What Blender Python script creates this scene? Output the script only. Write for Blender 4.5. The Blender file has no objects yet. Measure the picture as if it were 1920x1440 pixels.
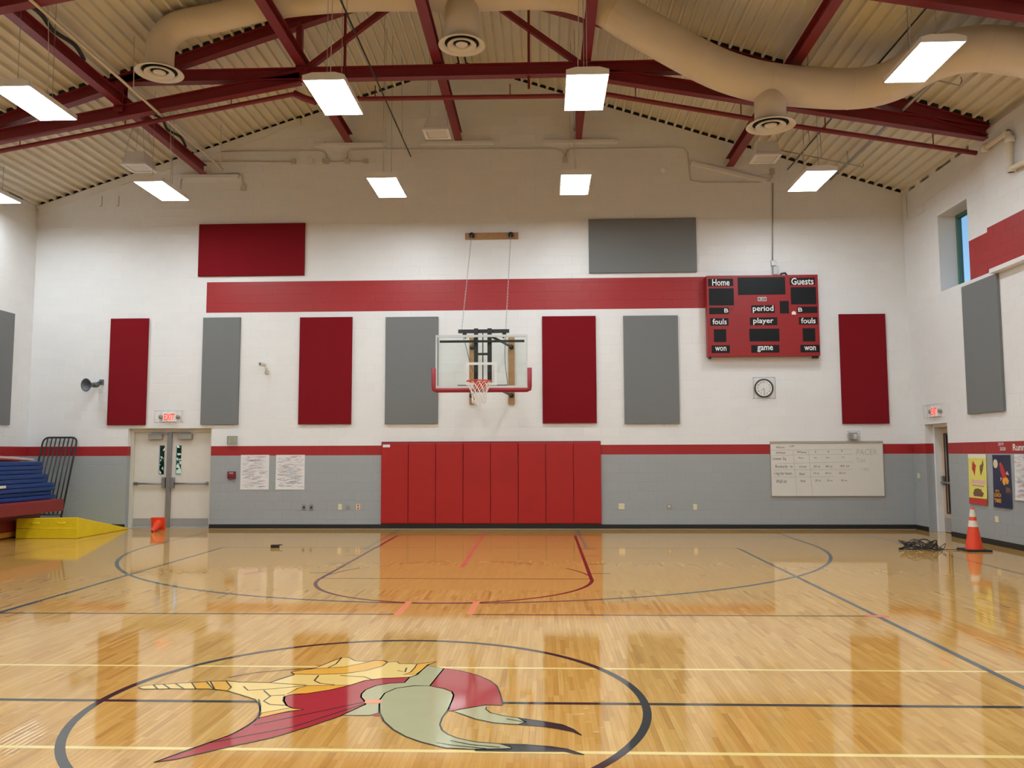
import bpy, bmesh, math, random
from mathutils import Vector, Matrix
random.seed(11)
SC = bpy.context.scene
COL = SC.collection
PI = math.pi

# ------------------------------------------------------------------ camera
CAM = Vector((1.1888, -18.4265, 1.6517)); YAW, PITCH, ROLL, FPX = 0.0385, 0.0839, -0.0029, 1552.4
_f = Vector((-math.sin(YAW) * math.cos(PITCH), math.cos(YAW) * math.cos(PITCH), math.sin(PITCH)))
_r = Vector((math.cos(YAW), math.sin(YAW), 0)); _u = _r.cross(_f)
_r2 = _r * math.cos(ROLL) + _u * math.sin(ROLL); _u2 = _u * math.cos(ROLL) - _r * math.sin(ROLL)
cd = bpy.data.cameras.new('camera'); cam = bpy.data.objects.new('camera', cd); COL.objects.link(cam)
cd.sensor_width = 36; cd.lens = FPX / 1920 * 36; cd.clip_end = 300
M = Matrix((( _r2.x, _u2.x, -_f.x, CAM.x), (_r2.y, _u2.y, -_f.y, CAM.y), (_r2.z, _u2.z, -_f.z, CAM.z), (0, 0, 0, 1)))
cam.matrix_world = M; SC.camera = cam

# ------------------------------------------------------------------ world, exposure
W = bpy.data.worlds.new('sky'); SC.world = W; W.use_nodes = True
wn = W.node_tree; wn.nodes.clear()
wo = wn.nodes.new('ShaderNodeOutputWorld'); wb = wn.nodes.new('ShaderNodeBackground'); ws = wn.nodes.new('ShaderNodeTexSky')
ws.sky_type = 'NISHITA'; ws.sun_disc = False; ws.sun_elevation = math.radians(32); ws.sun_rotation = math.radians(200)
ws.air_density = 1.0; ws.dust_density = 0.6; ws.ozone_density = 1.0
wn.links.new(ws.outputs[0], wb.inputs[0]); wn.links.new(wb.outputs[0], wo.inputs[0]); wb.inputs[1].default_value = 0.13
SC.view_settings.view_transform = 'Standard'; SC.view_settings.look = 'None'
SC.view_settings.exposure = 0.10; SC.view_settings.gamma = 1.0; SC.view_settings.use_curve_mapping = False
LAMP = 38.0                                         # radiance of the fluorescent lenses

# ------------------------------------------------------------------ materials
MATS = {}
def mat(name, col, rough=0.55, metal=0.0, spec=0.5, var=0.06, scale=6.0, bump=0.0, bscale=80.0, coat=0.0, emit=None, estr=0.0, trans=0.0, alpha=1.0):
    if name in MATS: return MATS[name]
    m = bpy.data.materials.new(name); m.use_nodes = True; nt = m.node_tree; N = nt.nodes; L = nt.links
    b = N['Principled BSDF']
    no = N.new('ShaderNodeTexNoise'); no.inputs['Scale'].default_value = scale; no.inputs['Detail'].default_value = 4
    g = N.new('ShaderNodeNewGeometry'); L.new(g.outputs['Position'], no.inputs['Vector'])
    mx = N.new('ShaderNodeMix'); mx.data_type = 'RGBA'
    lo = [c * (1 - var) for c in col]; hi = [min(1, c * (1 + var)) for c in col]
    mx.inputs[6].default_value = (*lo, 1); mx.inputs[7].default_value = (*hi, 1)
    L.new(no.outputs['Fac'], mx.inputs[0]); L.new(mx.outputs[2], b.inputs['Base Color'])
    b.inputs['Roughness'].default_value = rough; b.inputs['Metallic'].default_value = metal
    b.inputs['Specular IOR Level'].default_value = spec; b.inputs['Coat Weight'].default_value = coat
    b.inputs['Coat Roughness'].default_value = 0.08
    b.inputs['Transmission Weight'].default_value = trans; b.inputs['Alpha'].default_value = alpha
    if emit: b.inputs['Emission Color'].default_value = (*emit, 1); b.inputs['Emission Strength'].default_value = estr
    if bump:
        n2 = N.new('ShaderNodeTexNoise'); n2.inputs['Scale'].default_value = bscale; L.new(g.outputs['Position'], n2.inputs['Vector'])
        bp = N.new('ShaderNodeBump'); bp.inputs['Strength'].default_value = bump; bp.inputs['Distance'].default_value = 0.01
        L.new(n2.outputs['Fac'], bp.inputs['Height']); L.new(bp.outputs[0], b.inputs['Normal'])
    MATS[name] = m; return m

def shade_random(nt):
    """random number per piece: loose piece of a joined mesh, or object"""
    g = nt.nodes.new('ShaderNodeNewGeometry'); oi = nt.nodes.new('ShaderNodeObjectInfo')
    a = nt.nodes.new('ShaderNodeMath'); a.operation = 'ADD'; f = nt.nodes.new('ShaderNodeMath'); f.operation = 'FRACT'
    nt.links.new(g.outputs['Random Per Island'], a.inputs[0]); nt.links.new(oi.outputs['Random'], a.inputs[1]); nt.links.new(a.outputs[0], f.inputs[0])
    return f.outputs[0], g

def wall_paint(name, axis, rects, base=(0.80, 0.80, 0.80)):
    """block wall paint: base colour with painted bands (axis lo, hi, z lo, hi, colour)"""
    m = bpy.data.materials.new(name); m.use_nodes = True; nt = m.node_tree; N = nt.nodes; L = nt.links; b = N['Principled BSDF']
    rnd, g = shade_random(nt)
    sp = N.new('ShaderNodeSeparateXYZ'); L.new(g.outputs['Position'], sp.inputs[0])
    def cmp(sock, op, v):
        q = N.new('ShaderNodeMath'); q.operation = op; L.new(sock, q.inputs[0]); q.inputs[1].default_value = v; return q.outputs[0]
    def mul(a, c):
        q = N.new('ShaderNodeMath'); q.operation = 'MULTIPLY'; L.new(a, q.inputs[0]); L.new(c, q.inputs[1]); return q.outputs[0]
    cur = N.new('ShaderNodeRGB'); cur.outputs[0].default_value = (*base, 1); cur = cur.outputs[0]
    for (a0, a1, z0, z1, c) in rects:
        k = mul(mul(cmp(sp.outputs[axis], 'GREATER_THAN', a0), cmp(sp.outputs[axis], 'LESS_THAN', a1)),
                mul(cmp(sp.outputs[2], 'GREATER_THAN', z0), cmp(sp.outputs[2], 'LESS_THAN', z1)))
        mx = N.new('ShaderNodeMix'); mx.data_type = 'RGBA'; L.new(k, mx.inputs[0]); L.new(cur, mx.inputs[6]); mx.inputs[7].default_value = (*c, 1); cur = mx.outputs[2]
    hs = N.new('ShaderNodeHueSaturation'); L.new(cur, hs.inputs['Color'])
    no = N.new('ShaderNodeTexNoise'); no.inputs['Scale'].default_value = 1.3; no.inputs['Detail'].default_value = 5; L.new(g.outputs['Position'], no.inputs['Vector'])
    mr = N.new('ShaderNodeMapRange'); L.new(rnd, mr.inputs[0]); mr.inputs[3].default_value = 0.985; mr.inputs[4].default_value = 1.01
    m2 = N.new('ShaderNodeMapRange'); L.new(no.outputs['Fac'], m2.inputs[0]); m2.inputs[3].default_value = 0.98; m2.inputs[4].default_value = 1.02
    L.new(mul(mr.outputs[0], m2.outputs[0]), hs.inputs['Value']); L.new(hs.outputs[0], b.inputs['Base Color'])
    n2 = N.new('ShaderNodeTexNoise'); n2.inputs['Scale'].default_value = 90; L.new(g.outputs['Position'], n2.inputs['Vector'])
    bp = N.new('ShaderNodeBump'); bp.inputs['Strength'].default_value = 0.25; bp.inputs['Distance'].default_value = 0.004
    L.new(n2.outputs['Fac'], bp.inputs['Height']); L.new(bp.outputs[0], b.inputs['Normal'])
    b.inputs['Roughness'].default_value = 0.42
    return m

RED = (0.36, 0.016, 0.019); GREY = (0.35, 0.375, 0.39)
P_BACK = wall_paint('painted_block_back', 0, [(-50, 50, -1, 1.6256, GREY), (-50, 50, 1.6256, 1.84, RED), (-6.51, 6.0, 4.877, 5.585, RED)])
P_RIGHT = wall_paint('painted_block_right', 1, [(-50, 50, -1, 1.6256, GREY), (-50, 50, 1.6256, 1.84, RED), (-50, -2.74, 4.877, 5.62, RED)])
P_LEFT = wall_paint('painted_block_left', 1, [(-50, 50, -1, 1.6256, GREY), (-50, 50, 1.6256, 1.84, RED)])

STOPS = [(0, (0.47, 0.238, 0.052)), (0.08, (0.53, 0.280, 0.064)), (0.35, (0.575, 0.315, 0.076)), (0.75, (0.61, 0.345, 0.090)), (1, (0.65, 0.385, 0.112))]
def plank_mat(name, far=False):
    """maple; far=True prints the strips on one sheet where they are too small to tell apart"""
    m = bpy.data.materials.new(name); m.use_nodes = True; nt = m.node_tree; N = nt.nodes; L = nt.links; b = N['Principled BSDF']
    rnd, g = shade_random(nt)
    if far:
        def mt(op, x, y):
            q = N.new('ShaderNodeMath'); q.operation = op
            for i, v in enumerate((x, y)):
                if v is None: continue
                if isinstance(v, (int, float)): q.inputs[i].default_value = v
                else: L.new(v, q.inputs[i])
            return q.outputs[0]
        sp = N.new('ShaderNodeSeparateXYZ'); L.new(g.outputs['Position'], sp.inputs[0])
        col = mt('FLOOR', mt('DIVIDE', sp.outputs[0], 0.038), None); w1 = N.new('ShaderNodeTexWhiteNoise'); w1.noise_dimensions = '1D'; L.new(col, w1.inputs['W'])
        row = mt('FLOOR', mt('ADD', mt('DIVIDE', sp.outputs[1], 0.42), mt('MULTIPLY', w1.outputs['Value'], 7.0)), None)
        cb = N.new('ShaderNodeCombineXYZ'); L.new(col, cb.inputs[0]); L.new(row, cb.inputs[1]); w2 = N.new('ShaderNodeTexWhiteNoise'); w2.noise_dimensions = '2D'; L.new(cb.outputs[0], w2.inputs['Vector']); rnd = mt('ADD', mt('MULTIPLY', w2.outputs['Value'], 0.36), 0.35)
    cr = N.new('ShaderNodeValToRGB'); L.new(rnd, cr.inputs[0]); e = cr.color_ramp.elements
    e[0].position = 0; e[0].color = (*STOPS[0][1], 1); e[1].position = 1; e[1].color = (*STOPS[-1][1], 1)
    for p, c in STOPS[1:-1]:
        q = e.new(p); q.color = (*c, 1)
    mp = N.new('ShaderNodeMapping'); mp.inputs['Scale'].default_value = (60, 2.2, 1); L.new(g.outputs['Position'], mp.inputs[0])
    no = N.new('ShaderNodeTexNoise'); no.inputs['Scale'].default_value = 1.0; no.inputs['Detail'].default_value = 5; L.new(mp.outputs[0], no.inputs['Vector'])
    mr = N.new('ShaderNodeMapRange'); L.new(no.outputs['Fac'], mr.inputs[0]); mr.inputs[1].default_value = 0.3; mr.inputs[2].default_value = 0.7; mr.inputs[3].default_value = 0.98 if far else 0.88; mr.inputs[4].default_value = 0.985 if far else 1.08
    hs = N.new('ShaderNodeHueSaturation'); L.new(cr.outputs[0], hs.inputs['Color']); L.new(mr.outputs[0], hs.inputs['Value']); L.new(hs.outputs[0], b.inputs['Base Color'])
    b.inputs['Roughness'].default_value = 0.055; b.inputs['Specular IOR Level'].default_value = 0.55
    n3 = N.new('ShaderNodeTexNoise'); n3.inputs['Scale'].default_value = 2.5; L.new(g.outputs['Position'], n3.inputs['Vector'])
    bp = N.new('ShaderNodeBump'); bp.inputs['Strength'].default_value = 0.03; bp.inputs['Distance'].default_value = 0.01; L.new(n3.outputs['Fac'], bp.inputs['Height']); L.new(bp.outputs[0], b.inputs['Normal'])
    return m
MAPLE = plank_mat('maple_strip'); MAPLE_FAR = plank_mat('maple_strip_far', True)
def fp(name, col): return mat('floor_paint_' + name, col, rough=0.06, var=0.05, spec=0.5)
STEEL = mat('red_steel', (0.215, 0.016, 0.026), 0.45, var=0.12, scale=2.0)
DECK = mat('cream_deck', (0.76, 0.72, 0.62), 0.5, var=0.06, scale=1.2)
DUCT = mat('cream_duct', (0.76, 0.67, 0.54), 0.5, var=0.05, scale=2.0, bump=0.12, bscale=25)
OFFW = mat('offwhite_metal', (0.72, 0.68, 0.60), 0.45)
WHITE = mat('white_enamel', (0.80, 0.80, 0.79), 0.4)
CREAMP = mat('cream_pipe', (0.74, 0.66, 0.50), 0.45)
CONDM = mat('conduit_paint_shaded', (0.52, 0.49, 0.44), 0.45)  # darkened all over to stand in for shadow and dirt lines along the pipes
WALLW = mat('wall_white_paint', (0.78, 0.765, 0.735), 0.45)
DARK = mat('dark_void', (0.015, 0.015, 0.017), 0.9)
BLACKM = mat('black_metal', (0.018, 0.02, 0.022), 0.38)
BLACKP = mat('black_rubber', (0.012, 0.013, 0.015), 0.45)
GALV = mat('galvanised', (0.42, 0.42, 0.42), 0.4, metal=0.6, var=0.1)
REDF = mat('red_felt', (0.215, 0.010, 0.016), 0.95, spec=0.1, bump=0.4, bscale=400, var=0.05, scale=40)
GREYF = mat('grey_felt', (0.205, 0.212, 0.215), 0.95, spec=0.1, bump=0.4, bscale=400, var=0.06, scale=40)
REDV = mat('red_vinyl', (0.40, 0.010, 0.010), 0.38, var=0.06, scale=3, bump=0.08, bscale=60)
PADE = mat('red_pad', (0.30, 0.010, 0.022), 0.45)
RIMM = mat('orange_rim', (0.62, 0.06, 0.025), 0.4)
NETM = mat('white_cord', (0.82, 0.80, 0.76), 0.8)
OAK = mat('oak_board', (0.40, 0.215, 0.085), 0.5, var=0.3, scale=14)
SCRED = mat('scoreboard_red', (0.30, 0.010, 0.013), 0.4)
SCBLK = mat('scoreboard_black', (0.007, 0.008, 0.010), 0.5, spec=0.25)
LETTER = mat('white_lettering', (0.85, 0.85, 0.85), 0.5)
DOORC = mat('door_cream', (0.70, 0.665, 0.60), 0.4)
FRAMEC = mat('frame_cream', (0.66, 0.63, 0.55), 0.4)
SILV = mat('satin_steel', (0.34, 0.34, 0.35), 0.35, metal=0.7, var=0.08)
TANW = mat('tan_door', (0.58, 0.42, 0.30), 0.45, var=0.12, scale=9)
TEAL = mat('teal_frame', (0.07, 0.17, 0.14), 0.4)
ORANGE = mat('cone_orange', (0.86, 0.065, 0.018), 0.45)
REFL = mat('cone_white', (0.74, 0.70, 0.58), 0.4)
YELV = mat('yellow_vinyl', (0.85, 0.64, 0.014), 0.38, var=0.12, scale=5, bump=0.25, bscale=18)
BLUEV = mat('blue_vinyl', (0.005, 0.038, 0.19), 0.45, var=0.15, scale=5, bump=0.2, bscale=20)
REDM = mat('red_mat_vinyl', (0.21, 0.011, 0.016), 0.42, var=0.12, scale=5, bump=0.2, bscale=20)
PINKM = mat('faded_mat_vinyl', (0.55, 0.38, 0.36), 0.5)
GOLDM = mat('orange_mat_vinyl', (0.62, 0.28, 0.03), 0.45)
IVORY = mat('ivory_plate', (0.74, 0.69, 0.46), 0.45)
PAPER = mat('paper', (0.78, 0.78, 0.78), 0.6)
BOARDW = mat('whiteboard', (0.72, 0.70, 0.65), 0.22, var=0.03)
ALU = mat('aluminium_trim', (0.45, 0.40, 0.33), 0.4, metal=0.3)
EXITR = mat('exit_red', (0.75, 0.02, 0.015), 0.4, emit=(1, 0.03, 0.02), estr=0.9)
EXITW = mat('exit_face', (0.80, 0.74, 0.68), 0.4, emit=(1, 0.85, 0.78), estr=0.12)
PULL = mat('pull_red', (0.16, 0.02, 0.03), 0.45)
GREYBOX = mat('grey_plastic', (0.33, 0.32, 0.30), 0.45)
INK = mat('pen_ink', (0.05, 0.05, 0.06), 0.6)
INKL = mat('faint_ink', (0.40, 0.39, 0.37), 0.6)
LEAF = mat('leaf', (0.05, 0.14, 0.035), 0.6, var=0.5, scale=3)
TRUNK = mat('bark', (0.10, 0.07, 0.045), 0.9)
GRASS = mat('lawn', (0.10, 0.19, 0.05), 0.9, var=0.3, scale=1)
PAVE = mat('concrete', (0.42, 0.41, 0.39), 0.9)
LENS = mat('lit_lens', (0.9, 0.9, 0.9), 0.4, emit=(0.87, 0.958, 1.0), estr=LAMP)
def glass(name, tint=(0.95, 0.98, 0.97)):
    m = bpy.data.materials.new(name); m.use_nodes = True; nt = m.node_tree; N = nt.nodes; L = nt.links; N.remove(N['Principled BSDF'])
    t = N.new('ShaderNodeBsdfTransparent'); t.inputs[0].default_value = (*tint, 1); gl = N.new('ShaderNodeBsdfGlossy'); gl.inputs['Roughness'].default_value = 0.02
    fr = N.new('ShaderNodeFresnel'); fr.inputs[0].default_value = 1.45; mx = N.new('ShaderNodeMixShader'); L.new(fr.outputs[0], mx.inputs[0]); L.new(t.outputs[0], mx.inputs[1]); L.new(gl.outputs[0], mx.inputs[2])
    L.new(mx.outputs[0], N['Material Output'].inputs[0]); MATS[name] = m; return m
GLASS = glass('clear_glass'); PANE = glass('window_glass', (0.70, 0.90, 1.0)); DGLASS = mat('dark_glass', (0.02, 0.02, 0.02), 0.1)

# ------------------------------------------------------------------ mesh helpers
def wloc(o):
    v = Vector((0, 0, 0))
    while o is not None:
        v = v + o.location; o = o.parent
    return v
class MB:
    def __init__(s): s.v = []; s.f = []; s.m = []; s.sm = []
    def add(s, vs, fs, m=0, smooth=False):
        n = len(s.v); s.v += [tuple(p) for p in vs]
        for f in fs: s.f.append(tuple(i + n for i in f)); s.m.append(m); s.sm.append(smooth)
        return s
    def box(s, x0, y0, z0, x1, y1, z1, m=0):
        x0, x1 = min(x0, x1), max(x0, x1); y0, y1 = min(y0, y1), max(y0, y1); z0, z1 = min(z0, z1), max(z0, z1)
        return s.add([(x0, y0, z0), (x1, y0, z0), (x1, y1, z0), (x0, y1, z0), (x0, y0, z1), (x1, y0, z1), (x1, y1, z1), (x0, y1, z1)],
                     [(3, 2, 1, 0), (4, 5, 6, 7), (0, 1, 5, 4), (1, 2, 6, 5), (2, 3, 7, 6), (3, 0, 4, 7)], m)
    def beam(s, p, q, w, h, up=(0, 0, 1), m=0, off=(0, 0)):
        p = Vector(p); q = Vector(q); d = (q - p).normalized(); up = Vector(up); sd = d.cross(up)
        if sd.length < 1e-4: sd = d.cross(Vector((0, 1, 0)))
        sd.normalize(); u = sd.cross(d).normalized(); o = sd * off[0] + u * off[1]
        c = [p + o + sd * a * w / 2 + u * b * h / 2 for a, b in ((-1, -1), (1, -1), (1, 1), (-1, 1))] + [q + o + sd * a * w / 2 + u * b * h / 2 for a, b in ((-1, -1), (1, -1), (1, 1), (-1, 1))]
        return s.add(c, [(0, 1, 2, 3), (7, 6, 5, 4), (0, 4, 5, 1), (1, 5, 6, 2), (2, 6, 7, 3), (3, 7, 4, 0)], m)
    def ibeam(s, p, q, w, h, t=0.014, up=(0, 0, 1), m=0):
        s.beam(p, q, w, t, up, m, (0, -h / 2 + t / 2)); s.beam(p, q, w, t, up, m, (0, h / 2 - t / 2)); return s.beam(p, q, t * .8, h - 2 * t, up, m)
    def tube(s, path, r, n=8, closed=False, m=0, cap=True):
        P = [Vector(p) for p in path]; k = len(P); rr = r if isinstance(r, (list, tuple)) else [r] * k
        rings = []; prev = None
        for i in range(k):
            a = P[(i - 1) % k] if (closed or i > 0) else P[i]; b = P[(i + 1) % k] if (closed or i < k - 1) else P[i]
            d = (b - a).normalized()
            if prev is None:
                ref = Vector((0, 0, 1)) if abs(d.z) < .9 else Vector((1, 0, 0)); sd = d.cross(ref).normalized()
            else:
                sd = (prev - d * prev.dot(d)).normalized()
            prev = sd; u = sd.cross(d)
            rings.append([P[i] + (sd * math.cos(2 * PI * j / n) + u * math.sin(2 * PI * j / n)) * rr[i] for j in range(n)])
        vs = [p for r_ in rings for p in r_]; fs = []
        for i in range(k if closed else k - 1):
            A = i * n; B = ((i + 1) % k) * n
            for j in range(n): fs.append((A + j, B + j, B + (j + 1) % n, A + (j + 1) % n))
        s.add(vs, fs, m, True)
        if cap and not closed:
            b0 = len(s.v) - len(vs); s.f.append(tuple(b0 + j for j in range(n))); s.m.append(m); s.sm.append(False)
            s.f.append(tuple(b0 + (k - 1) * n + j for j in reversed(range(n)))); s.m.append(m); s.sm.append(False)
        return s
    def lathe(s, prof, c, axis=(0, 0, 1), n=24, m=0):
        ax = Vector(axis).normalized(); ref = Vector((0, 0, 1)) if abs(ax.z) < .9 else Vector((1, 0, 0)); a = ax.cross(ref).normalized(); b = ax.cross(a); c = Vector(c)
        vs = []; fs = []
        for r, h in prof: vs += [c + ax * h + (a * math.cos(2 * PI * j / n) + b * math.sin(2 * PI * j / n)) * r for j in range(n)]
        for i in range(len(prof) - 1):
            for j in range(n): fs.append((i * n + j, i * n + (j + 1) % n, (i + 1) * n + (j + 1) % n, (i + 1) * n + j))
        return s.add(vs, fs, m, True)
    def prism(s, poly, fn, d0, d1, m=0):
        """poly 2D, fn(u, v, w) -> point, extruded from w=d0 to d1"""
        n = len(poly); vs = [fn(u, v, d0) for u, v in poly] + [fn(u, v, d1) for u, v in poly]
        fs = [tuple(range(n)), tuple(reversed(range(n, 2 * n)))] + [(i, i + n, (i + 1) % n + n, (i + 1) % n) for i in range(n)]
        return s.add(vs, fs, m)
    def ribbon(s, pts, w, z, closed=False, m=0):
        P = [Vector((p[0], p[1])) for p in pts]; k = len(P); L = []; R = []
        for i in range(k):
            a = P[i - 1] if (i or closed) else P[i]; b = P[(i + 1) % k] if (i < k - 1 or closed) else P[i]
            d = (b - a); d = d.normalized() if d.length > 1e-9 else Vector((1, 0)); nn = Vector((-d.y, d.x))
            ww = w[i] if isinstance(w, (list, tuple)) else w
            L.append(P[i] + nn * ww / 2); R.append(P[i] - nn * ww / 2)
        vs = [(p.x, p.y, z) for p in L] + [(p.x, p.y, z) for p in R]
        return s.add(vs, [(i, k + i, k + (i + 1) % k, (i + 1) % k) for i in range(k if closed else k - 1)], m)
    def build(s, name, mats, parent=None, bevel=0.0, fix=True, origin=None):
        me = bpy.data.meshes.new(name)
        if origin is not None: o = Vector(origin)
        elif parent is not None: o = wloc(parent)
        else:
            xs = [p[0] for p in s.v]; ys = [p[1] for p in s.v]; zs = [p[2] for p in s.v]
            o = Vector(((min(xs) + max(xs)) / 2, (min(ys) + max(ys)) / 2, min(zs)))
        me.from_pydata([tuple(Vector(p) - o) for p in s.v], [], s.f)
        if not isinstance(mats, (list, tuple)): mats = [mats]
        for q in mats: me.materials.append(q)
        me.polygons.foreach_set('material_index', s.m); me.polygons.foreach_set('use_smooth', s.sm)
        if fix or bevel:
            bm = bmesh.new(); bm.from_mesh(me)
            if fix: bmesh.ops.recalc_face_normals(bm, faces=bm.faces)
            if bevel:
                es = [e for e in bm.edges if len(e.link_faces) == 2 and e.calc_face_angle(0) > 0.6]
                bmesh.ops.bevel(bm, geom=es, offset=bevel, segments=2, profile=0.6, affect='EDGES', clamp_overlap=True)
            bm.to_mesh(me); bm.free()
        me.update()
        ob = bpy.data.objects.new(name, me); COL.objects.link(ob)
        if parent is not None: ob.parent = parent
        else: ob.location = o
        return ob
def tag(o, label=None, cat=None, group=None, kind=None):
    for k, v in (('label', label), ('category', cat), ('group', group), ('kind', kind)):
        if v: o[k] = v
    return o
def thing(name, label, cat, loc, group=None):
    o = bpy.data.objects.new(name, None); COL.objects.link(o); o.location = loc; o.empty_display_size = 0.1
    return tag(o, label, cat, group)
def dup(root, loc, label=None, parent=None):
    r = root.copy(); COL.objects.link(r); r.location = loc
    if parent is not None: r.parent = parent
    if label: r['label'] = label
    for ch in root.children:
        c = ch.copy(); COL.objects.link(c); c.parent = r
        for g in ch.children:
            d = g.copy(); COL.objects.link(d); d.parent = c
    return r
def bx(name, m, parent, x0, y0, z0, x1, y1, z1, bevel=0.0): return MB().box(x0, y0, z0, x1, y1, z1).build(name, m, parent, bevel)
BACK = lambda u, v, w: (u, -w, v)            # u right, v up, w out of the wall
RGT = lambda u, v, w: (XR - w, -u, v)        # u runs toward the camera
def textmesh(mb, body, cx, cz, height, fn, w, width=None, bold=0.0, m=0, shear=0.0):
    cu = bpy.data.curves.new('t', 'FONT'); cu.body = body; cu.size = 1.0; cu.offset = bold; cu.resolution_u = 2; cu.shear = shear
    ob = bpy.data.objects.new('t', cu); COL.objects.link(ob); dg = bpy.context.evaluated_depsgraph_get()
    me = bpy.data.meshes.new_from_object(ob.evaluated_get(dg)); vs = [v.co.copy() for v in me.vertices]; fs = [tuple(p.vertices) for p in me.polygons]
    x0 = min(v.x for v in vs); x1 = max(v.x for v in vs); y0 = min(v.y for v in vs); y1 = max(v.y for v in vs)
    sy = height / (y1 - y0); sx = sy if width is None else width / (x1 - x0)
    mb.add([fn(cx + (v.x - (x0 + x1) / 2) * sx, cz + (v.y - (y0 + y1) / 2) * sy, w) for v in vs], fs, m)
    bpy.data.objects.remove(ob); bpy.data.curves.remove(cu); bpy.data.meshes.remove(me)

# ------------------------------------------------------------------ the hall
XL, XR, YF, XC, ZR, SL = -10.55, 9.22, -25.6, -0.65, 10.64, 0.325
def roof(x): return ZR - SL * abs(x - XC)
CH, CW, JT = 0.2032, 0.4064, 0.005
def clip_poly(poly, f):
    out = []
    for i in range(len(poly)):
        a = poly[i]; b = poly[(i + 1) % len(poly)]; fa = f(a); fb = f(b)
        if fa >= 0: out.append(a)
        if (fa >= 0) != (fb >= 0):
            t = fa / (fa - fb); out.append((a[0] + (b[0] - a[0]) * t, a[1] + (b[1] - a[1]) * t))
    return out
def block_wall(wall, m, fn, u0, u1, holes, covered, ztop, shift=0.0, vis=lambda u, z: True, lim=300, gable=False):
    """running-bond concrete blocks with recessed joints, children of the wall"""
    fn0 = fn; fn = lambda u, v, w: fn0(u, v, w - .002)
    full = []; rest = MB(); j = JT / 2; ch = 0.003; dep = 0.0035
    def piece(mb, a, b, c, d):
        a += j; b -= j; c += j; d -= j
        if b - a < 0.02 or d - c < 0.015: return
        o = [(a, c), (b, c), (b, d), (a, d)]; i = [(a + ch, c + ch), (b - ch, c + ch), (b - ch, d - ch), (a + ch, d - ch)]
        mb.add([fn(u, v, -dep) for u, v in o] + [fn(u, v, 0) for u, v in i], [(4, 5, 6, 7), (0, 1, 5, 4), (1, 2, 6, 5), (2, 3, 7, 6), (3, 0, 4, 7)])
    k = 0
    while k * CH < ztop:
        z0 = k * CH; z1 = z0 + CH; u = u0 - (CW / 2 if k % 2 else 0) + shift - CW; k += 1
        while u < u1:
            a, b = max(u, u0), min(u + CW, u1); u += CW
            if b - a < 0.02: continue
            segs = [(a, b, z0, z1)]
            for (h0, h1, hz0, hz1) in holes:
                ns = []
                for (p, q, c, d) in segs:
                    if q <= h0 or p >= h1 or d <= hz0 + .001 or c >= hz1 - .001: ns.append((p, q, c, d)); continue
                    if p < h0: ns.append((p, h0, c, d))
                    if q > h1: ns.append((h1, q, c, d))
                    if d > hz1: ns.append((max(p, h0), min(q, h1), hz1, d))
                    if c < hz0: ns.append((max(p, h0), min(q, h1), c, hz0))
                segs = ns
            for (p, q, c, d) in segs:
                if gable:
                    rt = min(roof(p), roof(q))
                    if c > max(roof(p), roof(q), roof(XC) if p < XC < q else 0): continue
                    if d > rt:
                        pl = [(p + j, c + j), (q - j, c + j), (q - j, d - j), (p + j, d - j)]
                        pl = clip_poly(pl, lambda s: ZR - SL * (s[0] - XC) - s[1]); 
                        if len(pl) > 2: pl = clip_poly(pl, lambda s: ZR + SL * (s[0] - XC) - s[1])
                        if len(pl) > 2: rest.add([fn(x, y, 0) for x, y in pl], [tuple(range(len(pl)))])
                        continue
                elif d > ztop: d = ztop
                if abs((q - p) - CW) < 1e-6 and abs((d - c) - CH) < 1e-6: full.append((p, c))
                else: piece(rest, p, q, c, d)
    def score(t):
        p, c = t; w = Vector(fn(p + CW / 2, c + CH / 2, 0)); bad = not vis(p + CW / 2, c + CH / 2)
        for (h0, h1, hz0, hz1) in covered:
            if p + CW > h0 and p < h1 and c + CH > hz0 and c < hz1: bad = True
        return (w - CAM).length + (1000 if bad else 0)
    full.sort(key=score); first = None
    for i, (p, c) in enumerate(full):
        if i < lim and score((p, c)) < 500:
            if first is None:
                mb = MB(); piece(mb, p, p + CW, c, c + CH); org = fn(p, c, 0)
                first = mb.build('block', m, wall, fix=False, origin=org); first.location = Vector(org) - wloc(wall)
            else:
                o = first.copy(); COL.objects.link(o); o.location = Vector(fn(p, c, 0)) - wloc(wall)
        else: piece(rest, p, p + CW, c, c + CH)
    r = rest.build('block_courses', m, wall, fix=False); r['kind'] = 'stuff'
def struct(mb, name, m, **k): return tag(mb.build(name, m, fix=True, **k), kind='structure')

# back wall (gable) with the opening of the double door
DX0, DX1, DZ = -8.225, -6.31, 2.243
mb = MB(); D0, D1 = -0.0045, -0.32
def gbl(x0, x1, z0=0.0):
    pts = [(x0, z0), (x1, z0), (x1, roof(x1) - .002)] + ([(XC, ZR - .002)] if x0 < XC < x1 else []) + [(x0, roof(x0) - .002)]
    mb.prism(pts, BACK, D0, D1)
gbl(XL - .35, DX0); gbl(DX0, DX1, DZ); gbl(DX1, XR + .35)
wall_back = struct(mb, 'wall_back', P_BACK)
PANELS = [(-6.71, -4.25, 5.715, 6.93, 'r'), (2.22, 4.63, 5.69, 6.925, 'g'), (-8.70, -7.82, 2.32, 4.757, 'r'), (-6.555, -5.697, 2.324, 4.76, 'g'),
          (-4.326, -3.13, 2.32, 4.745, 'r'), (-2.37, -1.18, 2.323, 4.733, 'g'), (1.16, 2.357, 2.32, 4.718, 'r'), (2.97, 4.18, 2.30, 4.713, 'g'), (7.72, 8.725, 2.28, 4.705, 'r')]
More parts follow.
